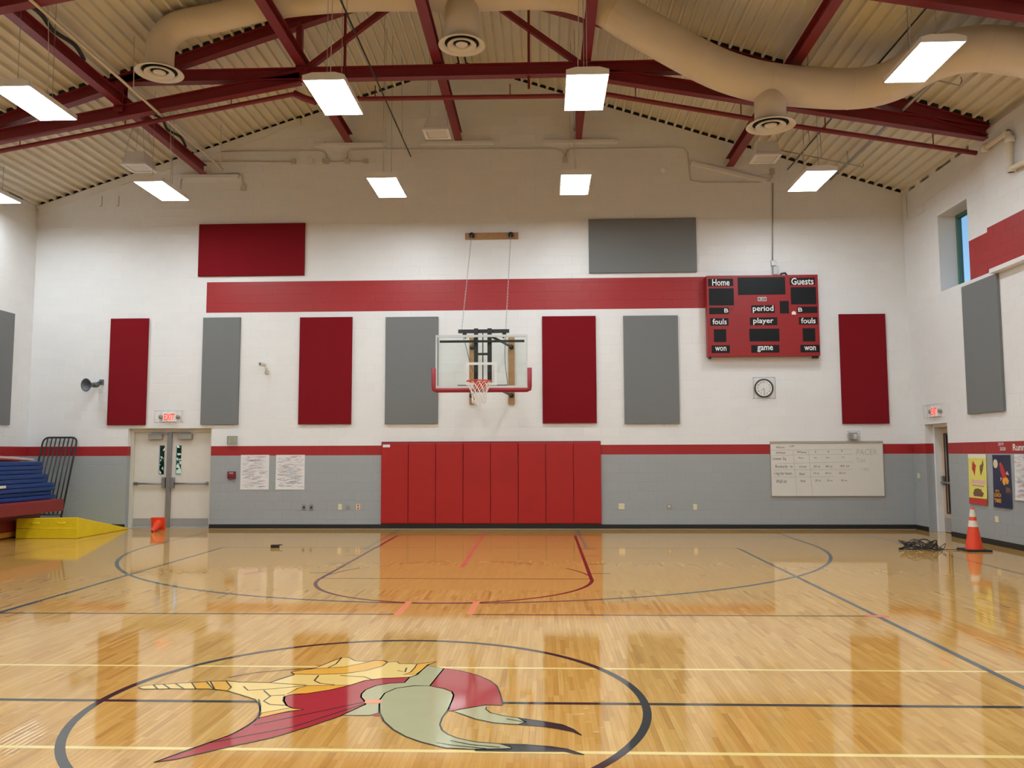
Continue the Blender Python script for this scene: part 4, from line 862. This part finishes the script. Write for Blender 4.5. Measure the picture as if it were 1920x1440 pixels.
# ------------------------------------------------------------------ small fixtures on the back wall
t = thing('horn_speaker', 'dark grey horn loudspeaker on the wall left of the red panel', 'horn speaker', (-9.0, -.1, 3.1)); HG = mat('horn_grey', (.11, .125, .14), .4)
ax = Vector((-.30, -.95, -.08)).normalized(); p0 = Vector((-8.96, -.17, 3.225))
MB().lathe([(.02, .0), (.045, .0), (.05, .06), (.07, .12), (.105, .18), (.145, .215), (.150, .225), (.135, .215), (.09, .17), (.05, .10), (.0005, .08)], p0, ax, 28).build('bell', HG, t)
MB().lathe([(.0005, -.10), (.055, -.10), (.06, -.08), (.06, .0), (.0005, .01)], p0, ax, 20).build('driver', HG, t)
mb = MB(); mb.box(-8.93, 0, 3.24, -8.83, -.02, 3.36); mb.tube([(-8.88, -.01, 3.31), (-8.90, -.10, 3.30), (-8.94, -.15, 3.25)], .018, 8); mb.build('bracket', HG, t)
t = thing('security_camera', 'small beige bullet camera on the white wall', 'camera', (-5.1, -.1, 3.47))
MB().lathe([(.0005, .0), (.04, .0), (.045, .02), (.045, .13), (.05, .135), (.05, .17), (.04, .17), (.038, .14), (.0005, .14)], (-5.08, -.10, 3.66), (-.45, -.85, .02), 18).build('body', OFFW, t)
MB().lathe([(.0005, .141), (.037, .141)], (-5.08, -.10, 3.66), (-.45, -.85, .02), 18).build('lens', BLACKM, t)
MB().tube(smooth([(-5.09, -.12, 3.65), (-5.05, -.13, 3.58), (-5.06, -.08, 3.51), (-5.07, -.02, 3.50)]), .022, 8).build('arm', OFFW, t); MB().lathe([(.0005, .03), (.05, .03), (.055, 0)], (-5.07, 0, 3.50), (0, -1, 0), 16).build('base', OFFW, t)
t = thing('thermostat', 'wall thermostat in a clear guard beside the double door', 'thermostat', (-5.815, -.02, 1.88)); bx('unit', IVORY, t, -5.85, 0, 1.905, -5.77, -.03, 2.04, .004); cage(t, -5.92, -5.71, 1.882, 2.058, .06, 1, 1, r=.007, m=GREYBOX)
MB().box(-5.92, -.002, 1.882, -5.71, -.06, 2.058).build('guard_cover', GLASS, t)
t = thing('fire_alarm_pull', 'dark red fire alarm pull station left of the scribbled posters', 'fire alarm', (-5.815, -.02, 1.1)); bx('case', PULL, t, -5.905, 0, 1.107, -5.725, -.05, 1.272, .008); bx('handle', REDV, t, -5.875, -.05, 1.17, -5.755, -.065, 1.205, .004)
mb = MB(); textmesh(mb, 'FIRE', -5.815, 1.235, .025, BACK, .0515, .09, bold=.02); mb.build('lettering', LETTER, t, fix=False)
INKS = [mat('ink_grey', (.30, .29, .32), .6), mat('ink_red', (.55, .12, .15), .6), mat('ink_blue', (.16, .24, .45), .6), mat('ink_black', (.05, .05, .06), .6), mat('ink_pale', (.52, .48, .52), .6), mat('ink_brown', (.45, .32, .18), .6)]
def signatures(parent, fn, u0, u1, z0, z1, w, seedv, count):
    """felt pen signatures: wavering flat strokes, one part for each ink"""
    rg = random.Random(seedv); mbs = [MB() for _ in INKS]; wt = [5, 3, 3, 1, 6, 1]
    for _ in range(count):
        k = rg.choices(range(len(INKS)), wt)[0]; L_ = rg.uniform(.06, .20); x = rg.uniform(u0 + .02, u1 - L_ - .01); z = rg.uniform(z0 + .03, z1 - .03); sl = rg.uniform(-.12, .22); am = rg.uniform(.006, .02); fr = rg.uniform(35, 90); n = 16; th = rg.uniform(.0025, .0055); pts = []
        for i in range(n + 1):
            t_ = i / n; pts.append((x + L_ * t_ + .006 * math.sin(fr * 1.7 * t_ * L_), min(max(z + sl * L_ * t_ + am * math.sin(fr * L_ * t_ * 4 + seedv) * (1 - .6 * t_), z0 + .01), z1 - .01)))
        tmp = MB().ribbon(pts, th, 0); mbs[k].add([fn(p[0], p[1], w) for p in tmp.v], tmp.f)
    for k, mb in enumerate(mbs):
        if mb.v: tag(mb.build('signatures', INKS[k], parent, fix=False), kind='stuff')
for x0, x1, zb, zt, l, sd in ((-5.62, -4.975, .868, 1.64, 'white poster of scribbled signatures next to the fire alarm', 3), (-4.82, -4.168, .867, 1.638, 'white poster of scribbled signatures nearer the red pads', 8)):
    t = thing('scribbled_poster', l, 'poster', ((x0 + x1) / 2, -.004, zb), 'scribbled posters'); sh = bx('sheet', PAPER, t, x0, 0, zb, x1, -.006, zt); signatures(sh, BACK, x0, x1, zb, zt, .0068, sd, 150)
def outlet(x0, z0, x1, z1, m, label, inner=None, slots=2):
    t = thing('wall_outlet', label, 'outlet', ((x0 + x1) / 2, -.005, z0)); bx('cover_plate', m, t, x0, 0, z0, x1, -.008, z1, .002); xm = (x0 + x1) / 2; zm = (z0 + z1) / 2
    if slots == 2:
        for s in (-1, 1): bx('socket', inner or m, t, xm - .018, -.008, zm + s * .032 - .02, xm + .018, -.012, zm + s * .032 + .02, .002)
    else: MB().lathe([(.0005, .012), (.022, .010), (.026, .0)], (xm, -.008, zm), (0, -1, 0), 12).build('socket', inner or m, t)
outlet(-4.212, .406, -4.13, .535, SILV, 'small steel outlet plate, leftmost below the posters', BLACKM, 1); outlet(-4.045, .406, -3.963, .535, SILV, 'small steel outlet plate, second from left below the posters', BLACKM, 1)
outlet(-3.40, .417, -3.316, .547, IVORY, 'ivory outlet plate left of the square grey plate'); outlet(-3.243, .417, -3.123, .523, GREYBOX, 'square grey plate between two ivory outlets', GREYBOX, 1); outlet(-2.993, .417, -2.909, .547, IVORY, 'ivory outlet with orange sockets next to the pads', RIMM)
outlet(2.815, .427, 2.944, .555, IVORY, 'square ivory outlet plate right of the pads'); outlet(3.862, .427, 3.978, .543, GREYBOX, 'dark square outlet plate right of the pads', IVORY, 1); outlet(4.442, .415, 4.523, .542, IVORY, 'narrow ivory outlet plate nearest the whiteboard')
def outlet_r(u, z, label):
    t = thing('wall_outlet', label, 'outlet', (XR - .005, -u, z)); mb = MB(); mb.prism([(u - .06, z), (u + .06, z), (u + .06, z + .11), (u - .06, z + .11)], RGT, 0, .008); mb.build('cover_plate', IVORY, t, .002)
    for s in (0, 1): mb = MB(); mb.prism([(u - .018, z + .015 + s * .045), (u + .018, z + .015 + s * .045), (u + .018, z + .05 + s * .045), (u - .018, z + .05 + s * .045)], RGT, .008, .012); mb.build('socket', IVORY, t)
outlet_r(3.25, .41, 'ivory outlet plate on the right wall below the posters'); outlet_r(.23, 1.10, 'ivory switch plate in the right corner beside the side door')
# box with wire guard over the whiteboard
t = thing('projector_box', 'small grey box with wire guard above the whiteboard', 'box', (7.935, -.05, 1.915)); bx('unit', GREYBOX, t, 7.845, 0, 1.935, 8.02, -.07, 2.09, .01); bx('sensor_face', WHITE, t, 7.93, -.07, 1.95, 8.0, -.078, 2.06); cage(t, 7.815, 8.055, 1.915, 2.122, .11, 4, 3, r=.0035)

# ------------------------------------------------------------------ whiteboard
WX0, WX1, WZ0, WZ1 = 6.135, 8.57, .705, 1.905
t = thing('whiteboard', 'whiteboard with a handwritten warm up chart on the back wall', 'whiteboard', (7.35, -.02, .7))
wbd = bx('panel', BOARDW, t, WX0 + .01, 0, WZ0 + .01, WX1 - .01, -.024, WZ1 - .05)
bx('top_rail', ALU, t, WX0, 0, WZ1 - .05, WX1, -.035, WZ1, .003)
mb = MB(); mb.box(WX0, 0, WZ0, WX1, -.028, WZ0 + .012).box(WX0, 0, WZ0 + .012, WX0 + .012, -.028, WZ1 - .05).box(WX1 - .012, 0, WZ0 + .012, WX1, -.028, WZ1 - .05); mb.build('edge_trim', ALU, t)
WU = lambda x: WX0 + (x - 45) / 1775 * (WX1 - WX0); WV = lambda y: WZ0 + (968 - y) / 868 * (WZ1 - WZ0)
mb = MB(); mf = MB()
for (txt, x, y, w, h_) in (('Warm', 205, 195, 135, 34), ('UP', 390, 180, 72, 30), ('What', 210, 282, 150, 32), ('Where', 540, 272, 150, 36), ('3', 757, 268, 22, 34), ('4', 960, 265, 28, 28), ('5', 1172, 252, 24, 36),
        ('Lower Sq.', 190, 380, 215, 60), ('Floor', 530, 362, 84, 28), ('2m', 755, 362, 40, 22), ('2m', 948, 358, 62, 22), ('2m', 1190, 355, 44, 20), ('Rockerly : in', 255, 505, 270, 62), ('Corner', 555, 500, 118, 32), ('30 m', 772, 498, 100, 36), ('40 m', 960, 498, 110, 32), ('45 m', 1208, 492, 150, 32),
        ('1-leg bar beam,', 240, 612, 285, 60), ('Beam', 538, 614, 84, 40), ('15 m', 760, 605, 85, 32), ('20 m', 945, 603, 95, 32), ('20 m', 1165, 602, 105, 32), ('Wall sit', 208, 730, 165, 56), ('Wall', 545, 728, 76, 36), ('20 m', 782, 718, 92, 32), ('30 m', 965, 718, 88, 32), ('30 m', 1190, 718, 95, 30)):
    textmesh(mb, txt, WU(x), WV(y), h_ / 868 * (WZ1 - WZ0), BACK, .0255, w / 1775 * (WX1 - WX0), shear=.12)
for (txt, x, y, w, h_) in (('PACER', 1560, 275, 320, 92), ('Test', 1465, 400, 140, 70), ('1-day', 1520, 548, 130, 70)): textmesh(mf, txt, WU(x), WV(y), h_ / 868 * (WZ1 - WZ0), BACK, .0255, w / 1775 * (WX1 - WX0), shear=.1, bold=-.012)
for (x0, y0, x1, y1) in ((60, 242, 1330, 232), (405, 245, 445, 965), (648, 240, 690, 965), (85, 322, 1335, 305), (155, 450, 1350, 430), (85, 552, 1340, 545), (85, 665, 1040, 660)):
    mf.beam((WU(x0), -.0255, WV(y0)), (WU(x1), -.0255, WV(y1)), .001, .006, up=(0, 0, 1) if abs(x1 - x0) > 200 else (1, 0, 0))
mb.build('handwriting', INK, wbd, fix=False); mf.build('faint_handwriting', INKL, wbd, fix=False)

# ------------------------------------------------------------------ right wall posters and lettering
def rposter(name, label, u0, u1, z0, z1, m, cat='poster'):
    t = thing(name, label, cat, (XR - .005, -(u0 + u1) / 2, z0)); n = 10; mb = MB()
    for i in range(n + 1):
        z = z0 + (z1 - z0) * i / n; w = .004 + .02 * (1 - i / n) ** 2; mb.v += [RGT(u0, z, w), RGT(u1, z, w)]
    for i in range(n): mb.f.append((2 * i, 2 * i + 1, 2 * i + 3, 2 * i + 2)); mb.m.append(0); mb.sm.append(True)
    mb.build('sheet', m, t, fix=False); return t
def pblob(t, name, m, poly, u0, u1, z0, z1):
    mb = MB(); pl = [(u0 + (u1 - u0) * a, z0 + (z1 - z0) * b) for a, b in poly]; me = bmesh.new(); vs = []
    for u, z in pl:
        w = .0055 + .02 * (1 - (z - z0) / (z1 - z0)) ** 2; vs.append(me.verts.new(RGT(u, z, w)))
    f_ = me.faces.new(vs); bmesh.ops.triangulate(me, faces=[f_]); me.verts.index_update(); mb.add([tuple(v.co) for v in me.verts], [tuple(v.index for v in q.verts) for q in me.faces]); me.free(); return mb.build(name, m, t, fix=False)
def ell(cx, cy, rx, ry, n=16): return [(cx + rx * math.cos(2 * PI * i / n), cy + ry * math.sin(2 * PI * i / n)) for i in range(n)]
PY = mat('poster_yellow', (.82, .74, .16), .5); PN = mat('poster_navy', (.012, .016, .065), .4, var=.4, scale=3); PR = mat('poster_red', (.50, .035, .03), .5); PP = mat('poster_pink', (.80, .50, .46), .5); PBR = mat('poster_brown', (.20, .09, .05), .5); PO = mat('poster_orange', (.85, .38, .03), .5); PCR = mat('poster_cream', (.75, .68, .45), .5); PLY = mat('poster_pale', (.84, .82, .62), .5)
a = (2.35, 2.985, .69, 1.618); t = rposter('yellow_poster', 'tall yellow poster with a red foot strip on the right wall', *a, PY)
pblob(t, 'header', PLY, [(0, .92), (1, .92), (1, 1), (0, 1)], *a); pblob(t, 'foot_strip', PR, [(0, 0), (1, 0), (1, .125), (0, .125)], *a)
pblob(t, 'carrot_shape', PR, [(.34, .56), (.40, .70), (.44, .78), (.36, .80), (.30, .88), (.27, .80), (.20, .88), (.22, .77), (.20, .70), (.28, .64)], *a); pblob(t, 'cone_shape', PBR, [(.68, .57), (.80, .68), (.86, .80), (.82, .90), (.76, .80), (.66, .78), (.64, .70)], *a)
pblob(t, 'title_band', PP, [(.12, .42), (.90, .40), (.94, .48), (.16, .49)], *a); pblob(t, 'subtitle', GREYBOX, [(.20, .365), (.84, .355), (.84, .375), (.20, .385)], *a); pblob(t, 'crowd_shape', PBR, [(.28, .16), (.76, .16), (.84, .23), (.74, .26), (.70, .30), (.5, .32), (.32, .30), (.24, .22)], *a)
a = (3.20, 3.775, .68, 1.605); t = rposter('navy_poster', 'dark blue space poster with a red rocket on the right wall', *a, PN)
pblob(t, 'moon', PCR, ell(.17, .83, .13, .085), *a); pblob(t, 'rocket_body', PR, [(.46, .86), (.58, .80), (.72, .67), (.76, .58), (.55, .56), (.44, .68), (.40, .78)], *a); pblob(t, 'rocket_nose', PP, [(.40, .82), (.46, .86), (.52, .83), (.44, .79)], *a)
pblob(t, 'rocket_fin', PP, [(.72, .64), (.90, .62), (.80, .70)], *a); pblob(t, 'rocket_fin', PP, [(.42, .58), (.44, .50), (.50, .56)], *a); pblob(t, 'rocket_port', PBR, ell(.50, .72, .07, .04), *a); pblob(t, 'flame', PO, [(.55, .56), (.78, .58), (.88, .52), (.84, .46), (.74, .45), (.72, .52), (.68, .44), (.60, .43), (.52, .49)], *a)
pblob(t, 'exhaust', PBR, [(.72, .40), (.92, .38), (1, .28), (.86, .33), (.84, .26), (.76, .32), (.70, .26)], *a)
mb = MB()
for s, zz, w_, h_ in (("IT'S", .31, .22, .05), ('LUNCH', .235, .40, .075), ('TIME!', .13, .40, .08)): textmesh(mb, s, a[0] + .26 * (a[1] - a[0]), a[2] + zz * (a[3] - a[2]), h_ * (a[3] - a[2]), RGT, .024, w_ * (a[1] - a[0]), bold=.03, shear=-.1)
mb.build('lettering', PO, t, fix=False)
t = rposter('scribbled_poster', 'white scribbled poster on the right wall at the picture edge', 3.895, 4.5, .84, 1.614, PAPER); signatures(t, RGT, 3.895, 4.5, .84, 1.614, .026, 5, 140)
t = thing('wall_lettering', 'white stick-on letters on the red band of the right wall', 'lettering', (XR - .003, -3.9, 1.65))
mb = MB(); textmesh(mb, '2019', 3.50, 1.795, .055, RGT, .004, .17, bold=.015); textmesh(mb, '2020', 3.555, 1.712, .06, RGT, .004, .18, bold=.015); mb.build('year_letters', LETTER, t, fix=False)
mb = MB(); textmesh(mb, 'Runn', 4.05, 1.735, .115, RGT, .004, .36, bold=.02); mb.build('title_letters', LETTER, t, fix=False)

# ------------------------------------------------------------------ things on the floor
def cone_geo(t, c, ax, hgt, rb, side, mats, bands=()):
    c = Vector(c); ax = Vector(ax).normalized(); prof = [(rb, .03), (.030, hgt - .02), (.026, hgt), (.018, hgt), (.022, hgt - .03)]
    MB().lathe(prof, c, ax, 28).build('cone_body', mats[0], t)
    ref = Vector((0, 0, 1)) if abs(ax.z) < .9 else Vector((0, 1, 0)); s = ax.cross(ref).normalized(); u = s.cross(ax)
    mb = MB(); mb.beam(c, c + ax * .03, side, side, up=u); mb.build('base', mats[1], t, .008)
    for z0, z1, m in bands:
        r = lambda z: rb + (.030 - rb) * (z - .03) / (hgt - .05) + .0025
        MB().lathe([(r(z0), z0), (r(z1), z1)], c, ax, 28).build('collar', m, t)
t = thing('traffic_cone', 'orange traffic cone with two white collars standing by the right wall', 'traffic cone', (8.42, -4.0, 0)); cone_geo(t, (8.42, -4.0, .001), (0, 0, 1), .72, .135, .40, (ORANGE, BLACKP), ((.40, .505, REFL), (.565, .69, REFL)))
t = thing('toppled_cone', 'small orange cone lying on its side before the double door', 'traffic cone', (-7.27, -.55, 0)); cone_geo(t, (-7.27, -.40, .150), (.16, -.93, -.29), .46, .095, .29, (ORANGE, ORANGE))
# black extension cord heap
t = thing('extension_cord', 'heap of black cable on the floor beside the standing cone', 'cable', (7.6, -3.85, 0)); random.seed(5); pts = []
for i in range(46):
    a = i * 1.25 + random.random() * .6; r_ = .10 + random.random() * .24; pts.append((7.62 + 1.15 * r_ * math.cos(a) + random.uniform(-.05, .05), -3.85 + .6 * r_ * math.sin(a), .012 + (i % 2) * random.uniform(.03, .17)))
pts += [(7.9, -3.87, .012), (8.0, -3.92, .012), (8.1, -3.98, .014), (8.17, -4.03, .012)]
MB().tube(smooth(pts, 6), .0065, 6).build('cord', BLACKP, t); MB().tube([(7.30, -3.88, .02), (7.22, -3.90, .02)], [.014, .02], 8).build('plug', BLACKP, t)
t = thing('floor_block', 'small black block lying on the floor left of the lane', 'block', (-3.59, -3.73, 0)); bx('body', BLACKM, t, -3.66, -3.77, .001, -3.52, -3.69, .055, .006); bx('strap', BLACKM, t, -3.53, -3.745, .045, -3.46, -3.725, .062, .003)

# yellow wedge mat
t = thing('wedge_mat', 'yellow vinyl wedge mat sloping down toward the back wall', 'gym mat', (-8.7, -1.15, 0))
mb = MB(); a0, a1, y0, y1 = -9.31, -8.06, -2.19, -.16; mb.add([(a0, y0, .002), (a1, y0, .002), (a1, y1, .002), (a0, y1, .002), (a0, y0, .40), (a1, y0, .42), (a1, y1, .03), (a0, y1, .03)], [(3, 2, 1, 0), (4, 5, 6, 7), (0, 1, 5, 4), (1, 2, 6, 5), (2, 3, 7, 6), (3, 0, 4, 7)]); mb.build('cushion', YELV, t, .018)
MB().tube([(a0 + .02, y0 - .002, .20), (-8.7, y0 - .004, .195), (a1 - .02, y0 - .002, .205)], .007, 6).build('seam', YELV, t)
for x in (-8.92, -8.40): MB().tube(smooth([(x - .09, y0 + .002, .31), (x - .04, y0 - .022, .30), (x + .04, y0 - .022, .30), (x + .09, y0 + .002, .312)]), .011, 6).build('handle', YELV, t)

# stack of folded mats along the left wall
def fold_mat(name, label, x0, x1, y0, y1, z0, z1, m, layers, tilt=0.0, seedv=1):
    random.seed(seedv); t = thing(name, label, 'gym mat', ((x0 + x1) / 2, (y0 + y1) / 2, z0), 'folded mats stacked along the left wall'); hh = (z1 - z0) / layers
    for i in range(layers):
        e = random.uniform(-.03, .03); f = random.uniform(-.04, .04)
        ob = bx('layer', m, t, x0, y0 + f, z0 + i * hh + .002, x1 + e, y1 + f, z0 + (i + 1) * hh - .002, min(.022, hh * .35))
    return t
YN = -4.4
fold_mat('gym_mat', 'orange mat at the very bottom of the left stack', XL + .06, -9.42, YN, -1.45, .015, .135, GOLDM, 1)
fold_mat('gym_mat', 'dark red mat second from the bottom of the left stack', XL + .06, -9.38, YN, -1.27, .137, .455, REDM, 1)
fold_mat('gym_mat', 'wide dark red mat jutting out under the blue mats', XL + .08, -8.87, YN, -1.30, .485, .735, REDM, 1)
low = fold_mat('gym_mat', 'lowest blue mat folded in layers on the red mat', XL + .08, -9.15, YN, -1.22, .737, 1.08, BLUEV, 4, seedv=2)
bx('label_strip', OFFW, low, -9.118, -3.6, 1.02, -9.112, -2.85, 1.07)
fold_mat('gym_mat', 'middle blue folded mat in the left stack', XL + .08, -9.17, YN, -1.42, 1.082, 1.265, BLUEV, 2, seedv=3)
fold_mat('gym_mat', 'uppermost blue folded mat in the left stack', XL + .08, -9.20, YN, -1.50, 1.267, 1.52, BLUEV, 3, seedv=4)
t = thing('gym_mat', 'thin faded pink mat sagging over the top of the stack', 'gym mat', (-9.9, -3, 1.52), 'folded mats stacked along the left wall')
mb = MB(); mb.beam((-9.72, YN, 1.70), (-9.72, -1.75, 1.555), .9, .045); mb.build('layer', PINKM, t, .012); mb = MB(); mb.beam((-9.72, YN, 1.64), (-9.72, -2.2, 1.545), .9, .04); mb.build('layer', REDM, t, .012)

# black barred frame leaning in the left corner
t = thing('barred_frame', 'black barred metal frame leaning on the wall behind the mats', 'metal frame', (-9.75, -.4, 0))
LN = lambda u, s: (u, -.05 - .60 * (1 - s / 2.06), s)
x0, x1, zt, rr = -10.14, -9.36, 2.045, .12
pts = [LN(x0, .02), LN(x0, zt - rr)] + [LN(x0 + rr - rr * math.cos(a), zt - rr + rr * math.sin(a)) for a in (PI / 8, PI / 4, 3 * PI / 8, PI / 2)] + [LN(x1 - rr + rr * math.sin(a), zt - rr + rr * math.cos(a)) for a in (0, PI / 8, PI / 4, 3 * PI / 8, PI / 2)] + [LN(x1, .02)]
MB().tube(pts, .02, 10).build('outer_tube', BLACKM, t)
for i in range(1, 8):
    u = x0 + (x1 - x0) * i / 8; MB().tube([LN(u, .35), LN(u, zt - .005)], .014, 8).build('bar', BLACKM, t)
MB().tube([LN(x0, .35), LN(x1, .35)], .016, 8).build('bottom_rail', BLACKM, t)

# ------------------------------------------------------------------ outside, seen through the door glass
mb = MB(); mb.box(-40, .42, -.3, 40, 60, -.16); tag(mb.build('outdoor_ground', GRASS), 'green lawn outside the double door', 'lawn', kind='structure')
def tree(x, y, hgt, sc, label, seedv):
    random.seed(seedv); t = thing('tree', label, 'tree', (x, y, -.16), 'trees outside the double door')
    MB().tube([(x, y, -.16), (x + .1, y, hgt * .5), (x, y, hgt * .85)], [.14 * sc, .10 * sc, .03], 8).build('trunk', TRUNK, t)
    mb = MB()
    for i in range(900):
        a = random.random() * 2 * PI; b = math.acos(random.uniform(-1, 1)); r_ = sc * random.random() ** .4
        c = Vector((x + r_ * math.sin(b) * math.cos(a), y + r_ * math.sin(b) * math.sin(a), hgt * .75 + 1.2 * r_ * math.cos(b))); d1 = Vector((random.uniform(-1, 1), random.uniform(-1, 1), random.uniform(-1, 1))).normalized() * .13; d2 = d1.cross(Vector((random.uniform(-1, 1), random.uniform(-1, 1), 1))).normalized() * .08
        mb.add([c - d1, c - d2, c + d1, c + d2], [(0, 1, 2, 3)])
    tag(mb.build('foliage', LEAF, t, fix=False), kind='stuff')
tree(-10.9, 6.0, 2.4, 1.15, 'leafy tree seen through the left door pane', 21); tree(-9.9, 8.6, 2.9, 1.3, 'leafy tree seen through the right door pane', 22)
